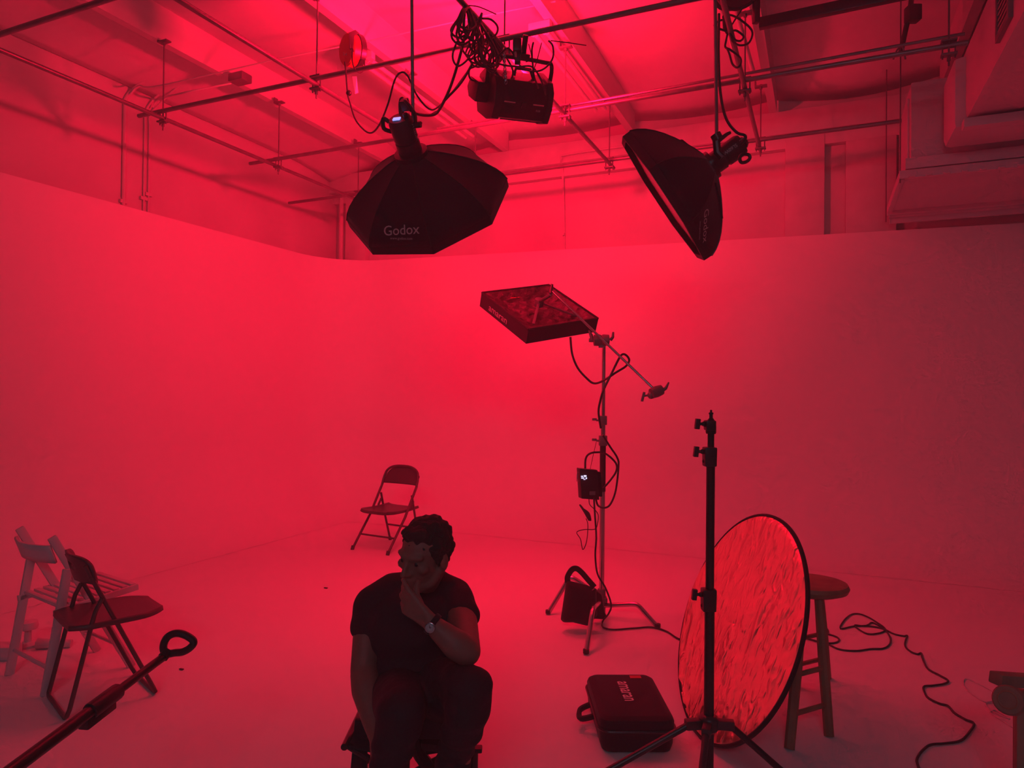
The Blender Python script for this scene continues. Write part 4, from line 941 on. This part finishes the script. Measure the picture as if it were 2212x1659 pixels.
for s_ in (-1, 1):
    limb(B, [(hp(s_*.055, -.005, -.045), .018), (hp(s_*.045, .025, -.080), .018), (hp(s_*.018, .058, -.092), .019)])
    B.ball(hp(s_*.043, .058, -.018), 1, 12, (.022, .022, .018), ax_h)
    B.ball(hp(s_*.078, -.010, -.012), 1, 14, (.010, .020, .033), ax_h)
    limb(B, [(hp(s_*.012, .082, .024), .011), (hp(s_*.045, .068, .026), .010)])
    B.ball(hp(s_*.030, .070, .004), 1, 12, (.013, .012, .009), ax_h)
    B.ball(hp(s_*.012, .094, -.034), 1, 10, (.009, .010, .008), ax_h)
limb(B, [(hp(0, .084, .015), .008), (hp(0, .100, -.012), .009), (hp(0, .108, -.030), .011)])
limb(B, [(hp(-.020, .080, -.056), .007), (hp(0, .090, -.055), .008), (hp(.020, .080, -.056), .007)])
limb(B, [(hp(-.017, .078, -.068), .007), (hp(0, .086, -.069), .008), (hp(.017, .078, -.068), .007)])
# neck and torso
nk = at(900, 1282, 2.47)
limb(B, [(hp(0, -.03, -.06), .052), (nk, .058)])
shR, shL = at(806, 1300, 2.46), at(982, 1288, 2.50)
chest, belly, pelv = at(893, 1360, 2.42), at(888, 1440, 2.43), at(888, 1478, 2.52)
B.ball(chest, 1, 18, (.155, .10, .14), (RT, FW, -DN)); B.ball(belly, 1, 18, (.135, .10, .13), (RT, FW, -DN)); B.ball(pelv, 1, 18, (.15, .11, .10), (RT, FW, -DN))
limb(B, [(shR, .052), (at(895, 1305, 2.46), .075), (shL, .052)])
# arms
elR, wrR = at(786, 1452, 2.34), at(816, 1592, 2.16)
elL, wrL = at(1008, 1408, 2.13), at(930, 1344, 2.15)
limb(B, [(shR, .050), (at(792, 1375, 2.41), .048), (elR, .046), (at(792, 1490, 2.29), .050), (at(806, 1555, 2.21), .036), (wrR, .028)])
limb(B, [(shL, .052), (at(1000, 1345, 2.34), .050), (elL, .044), (at(985, 1392, 2.13), .046), (at(952, 1364, 2.14), .035), (wrL, .0275)])
# legs under the trousers
hipR, hipL = at(850, 1490, 2.50), at(932, 1490, 2.50)
knR, knL = at(868, 1535, 2.06), at(1018, 1492, 2.06)
anR, anL = at(805, 1850, 2.12), at(945, 1835, 2.22)
limb(B, [(hipR, .075), (knR, .05), (anR, .035)]); limb(B, [(hipL, .075), (knL, .05), (anL, .035)])
def hand(wr, along, palm_n, side, sc, fingers, thumb):
    """along: wrist to knuckles; palm_n: towards the palm side; fingers: per finger three bend angles; thumb: points"""
    a = along.normalized(); n = (palm_n-a*palm_n.dot(a)).normalized(); s = a.cross(n)*side
    k0 = wr+a*.030*sc
    # palm
    for i in range(4):
        off = (-.030+.020*i)*sc; kn = wr+a*(.092-.004*abs(i-1.2))*sc+s*off
        limb(B, [(wr+s*off*.45+a*.005, .016*sc), (kn.lerp(wr, .45)+s*off*.1, .0145*sc), (kn, .0115*sc)], 10)
        L = (.040, .045, .042, .033)[i]*sc; p = kn; ang = 0; spread = R((-7, -1, 4, 10)[i])
        d0 = (a*math.cos(spread)+s*math.sin(spread)).normalized()
        pts = [(p, .0108*sc)]
        for j, b in enumerate(fingers[i]):
            ang += R(b); d = d0*math.cos(ang)+n*math.sin(ang); p = p+d*L*(1, .64, .52)[j]; pts.append((p, (.0096, .0088, .0078)[j]*sc))
        limb(B, pts, 10)
    limb(B, [(wr+a*.02*sc-s*.018*sc+n*.006, .016*sc)]+[(q, r*sc) for q, r in thumb], 10)
    return a, n, s
# left hand at the chin: back of the hand towards the camera, index along the mouth, thumb up the cheek
alL = at(868, 1291, 2.17)-wrL
thL = [(at(907, 1304, 2.19), .0145), (at(899, 1286, 2.20), .0125), (at(900, 1268, 2.215), .0105), (at(904, 1256, 2.225), .0085)]
hand(wrL, alL, cv(.1, -.25, 1), -1, .98, [(52, 40, 24), (34, 46, 28), (20, 36, 22), (4, 14, 8)][::1], thL)
# right hand hanging in front of the knee
alR = at(826, 1668, 2.10)-wrR
thR = [(at(838, 1632, 2.10), .014), (at(850, 1650, 2.09), .0115), (at(858, 1668, 2.09), .0095)]
hand(wrR, alR, cv(.25, 0, 1), -1, 1.0, [(14, 20, 12), (16, 24, 14), (20, 26, 16), (26, 28, 18)], thR)
organic('body', B, 'skin', per, .0052, 3)
# eyes
for s_ in (-1, 1):
    MB().ball(hp(s_*.030, .074, .003), .0085, 12).build('eye', 'blackp', per)
# hair
Hm = MB()
Hm.ball(hp(0, -.022, .052), 1, 20, (.080, .090, .074), ax_h)
Hm.ball(hp(0, -.058, .012), 1, 18, (.070, .055, .070), ax_h)
Hm.ball(hp(0, .035, .088), 1, 16, (.055, .040, .026), ax_h)
for s_ in (-1, 1):
    Hm.ball(hp(s_*.066, -.012, .028), 1, 14, (.016, .045, .040), ax_h)
    Hm.ball(hp(s_*.069, .012, .000), 1, 10, (.008, .010, .026), ax_h)
organic('hair', Hm, 'hair', per, .005, 2, .010, 55)
# t-shirt
S = MB()
S.ball(at(893, 1362, 2.42), 1, 20, (.168, .118, .152), (RT, FW, -DN)); S.ball(at(889, 1440, 2.42), 1, 20, (.150, .122, .145), (RT, FW, -DN)); S.ball(at(888, 1482, 2.5), 1, 18, (.155, .12, .10), (RT, FW, -DN))
limb(S, [(at(808, 1300, 2.46), .062), (at(850, 1284, 2.47), .075), (at(900, 1282, 2.48), .080), (at(945, 1275, 2.49), .074), (at(980, 1286, 2.50), .062)])
limb(S, [(at(806, 1302, 2.46), .064), (at(800, 1330, 2.45), .064), (at(797, 1352, 2.43), .066)])
limb(S, [(at(982, 1290, 2.50), .062), (at(992, 1308, 2.44), .062), (at(1000, 1330, 2.38), .060)])
def folds(p):
    q = (p-chest); a = q.dot(RT); b = q.dot(DN)
    return .004*mn.noise(p*9)+.0035*math.sin(60*(b+.35*a)+6*mn.noise(p*5))*max(0, min(1, .4+abs(b)*3))
organic('t_shirt', S, 'shirt', per, .008, 3, disp=folds)
# trousers
Tm = MB()
limb(Tm, [(hipR, .095), (at(864, 1508, 2.28), .096), (knR, .074), (at(850, 1610, 2.06), .064), (at(828, 1720, 2.08), .055), (anR, .052)])
limb(Tm, [(hipL, .095), (at(965, 1488, 2.28), .102), (at(1016, 1490, 2.06), .070), (at(1008, 1540, 2.07), .068), (at(985, 1620, 2.12), .056), (at(965, 1700, 2.16), .05), (anL, .048)])
Tm.ball(at(890, 1490, 2.5), 1, 18, (.165, .13, .10), (RT, FW, -DN))
organic('trousers', Tm, 'jeans', per, .008, 3, disp=lambda p: .0045*mn.noise(p*10)+.003*math.sin(90*p.z+5*mn.noise(p*6)))
# shoes
for an, toe in ((anR, at(790, 1990, 1.9)), (anL, at(930, 1985, 2.0))):
    toe = V((toe.x, toe.y, .035)); heel = V((an.x, an.y, .035)); dz2 = (toe-heel).normalized()*.26
    sm = MB(); limb(sm, [(heel-dz2*.15, .034), (heel+dz2*.4, .040), (heel+dz2*.75, .040), (heel+dz2, .032)]); limb(sm, [(heel+dz2*.05, .036), (V((an.x, an.y, max(.1, an.z))), .045)])
    organic('shoe', sm, 'blackp', per, .008, 2)
# wristwatch
wa = (wrL-elL).normalized(); wc = wrL+(elL-wrL)*.06; camd = (-FW-wa*(-FW).dot(wa)).normalized()
t = MB(); 
X, Y, Z = frame(wa); t.lathe([(.0325, -.009), (.0345, -.006), (.0345, .006), (.0325, .009)], wc, wa, 28, cap=False).build('watch_strap', 'black', per)
wt = MB().lathe([(.001, -.001), (.016, -.001), (.0165, .004), (.0155, .008), (.0145, .0085), (.001, .0085)], wc+camd*.032+DN*.002, camd, 28, cap=False).build('wristwatch', 'steel', per)
MB().lathe([(.001, 0), (.013, 0)], wc+camd*.0412+DN*.002, camd, 24, cap=False).build('watch_dial', 'print', wt, solid=.0005)
MB().bar(wc+camd*.042+DN*.002, wc+camd*.042-DN*.007, .0012, .0006).bar(wc+camd*.042+DN*.002, wc+camd*.042+RT*.006, .0012, .0006).build('watch_hands', 'blackp', wt)
# low camp stool the person sits on
sz = at(890, 1500, 2.5).z-.115
t = thing('camp_stool', V((pelv.x, pelv.y, 0)), 'low dark folding seat under the seated person', 'stool')
pc = V((pelv.x, pelv.y, 0)); rx = V((RT.x, RT.y, 0)).normalized(); fyv = V((FW.x, FW.y, 0)).normalized()
def stl(a, b, z): return pc+rx*a+fyv*b+V((0, 0, z))
MB().grid(lambda u, v: stl(-.20+.40*u, -.16+.32*v, sz-.03*math.sin(math.pi*u)), 14, 4).build('fabric_seat', 'black', t, solid=.006)
for s_ in (-1, 1):
    MB().cyl(stl(s_*.20, -.17, sz), stl(s_*.20, .17, sz), .012, seg=10).build('side_rail', 'blackm', t)
for b in (-.15, .15):
    for s_ in (-1, 1): MB().cyl(stl(s_*.20, b, sz), stl(-s_*.20, b+.012*s_, .012), .011, seg=10).build('leg', 'blackm', t)
pL = [at(779, 1560, 2.42), at(772, 1610, 2.42), at(766, 1659, 2.42), at(752, 1840, 2.42)]
MB().prism([at(766, 1556, 2.42), at(792, 1556, 2.42), at(792, 1659, 2.42), at(785, 1830, 2.42), at(738, 1830, 2.42), at(757, 1659, 2.42)], FW, .02).build('side_cloth', 'black', t, bevel=.004)
pr = at(1023, 1618, 2.3); MB().cyl(pr, V((pr.x, pr.y, .012)), .0155, seg=12).build('post', 'blackm', t)
MB().box(pr+RT*.006, (.045, .03, .016), (RT, FW, -DN)).build('post_cap', 'blackp', t, bevel=.004)
# dark equipment on the floor between the person's legs
t = thing('camera_rig', at(935, 1700, 2.36), 'black lumpy camera gear between the legs of the seated person', 'camera gear')
g_ = MB(); g_.tube(spline([at(897, 1590, 2.36), at(904, 1625, 2.36), at(930, 1665, 2.36), at(945, 1720, 2.36)], 5), .022, 10); g_.build('grip', 'blackp', t)
g_ = MB().box(at(946, 1608, 2.36), (.11, .06, .030), (cv(1, .1), FW, cv(-.1, -1))).box(at(935, 1545, 2.36), (.17, .08, .13), (RT, FW, -DN)).box(at(958, 1672, 2.36), (.12, .07, .062), (RT, FW, -DN)); g_.build('camera_body', 'blackp', t, bevel=.012)
MB().tube(spline([at(905, 1588, 2.37), at(912, 1605, 2.37), at(920, 1612, 2.37), at(935, 1606, 2.37)], 4), .010, 8).build('strap', 'black', t)
p0 = at(950, 1690, 2.36)
MB().tube([p0, V((p0.x, p0.y, .02))], [.02, .03], 10).lathe([(.001, 0), (.09, 0), (.085, .02), (.001, .03)], V((p0.x, p0.y, 0)), (0, 0, 1), 20, cap=False).build('base', 'blackp', t)
# light from the fixtures themselves
def aim_light(name, loc, direction, size, power, col=RED, sy=None, shape=None, spread=180):
    return area(name, loc, V(loc)+V(direction), size, power, col, sy, spread, shape)
aim_light('octagonal_softbox_glow', CO_+nO*.055, nO, .8, P_OCTA, shape='DISK')
aim_light('panel_glow', PC+nf*.26, (nf+V((.10, .14, -.0))), .34, P_PANEL, sy=.14)
aim_light('square_softbox_glow', q5(.5, .5, hh+.01), N3, .46, P_SMALL)
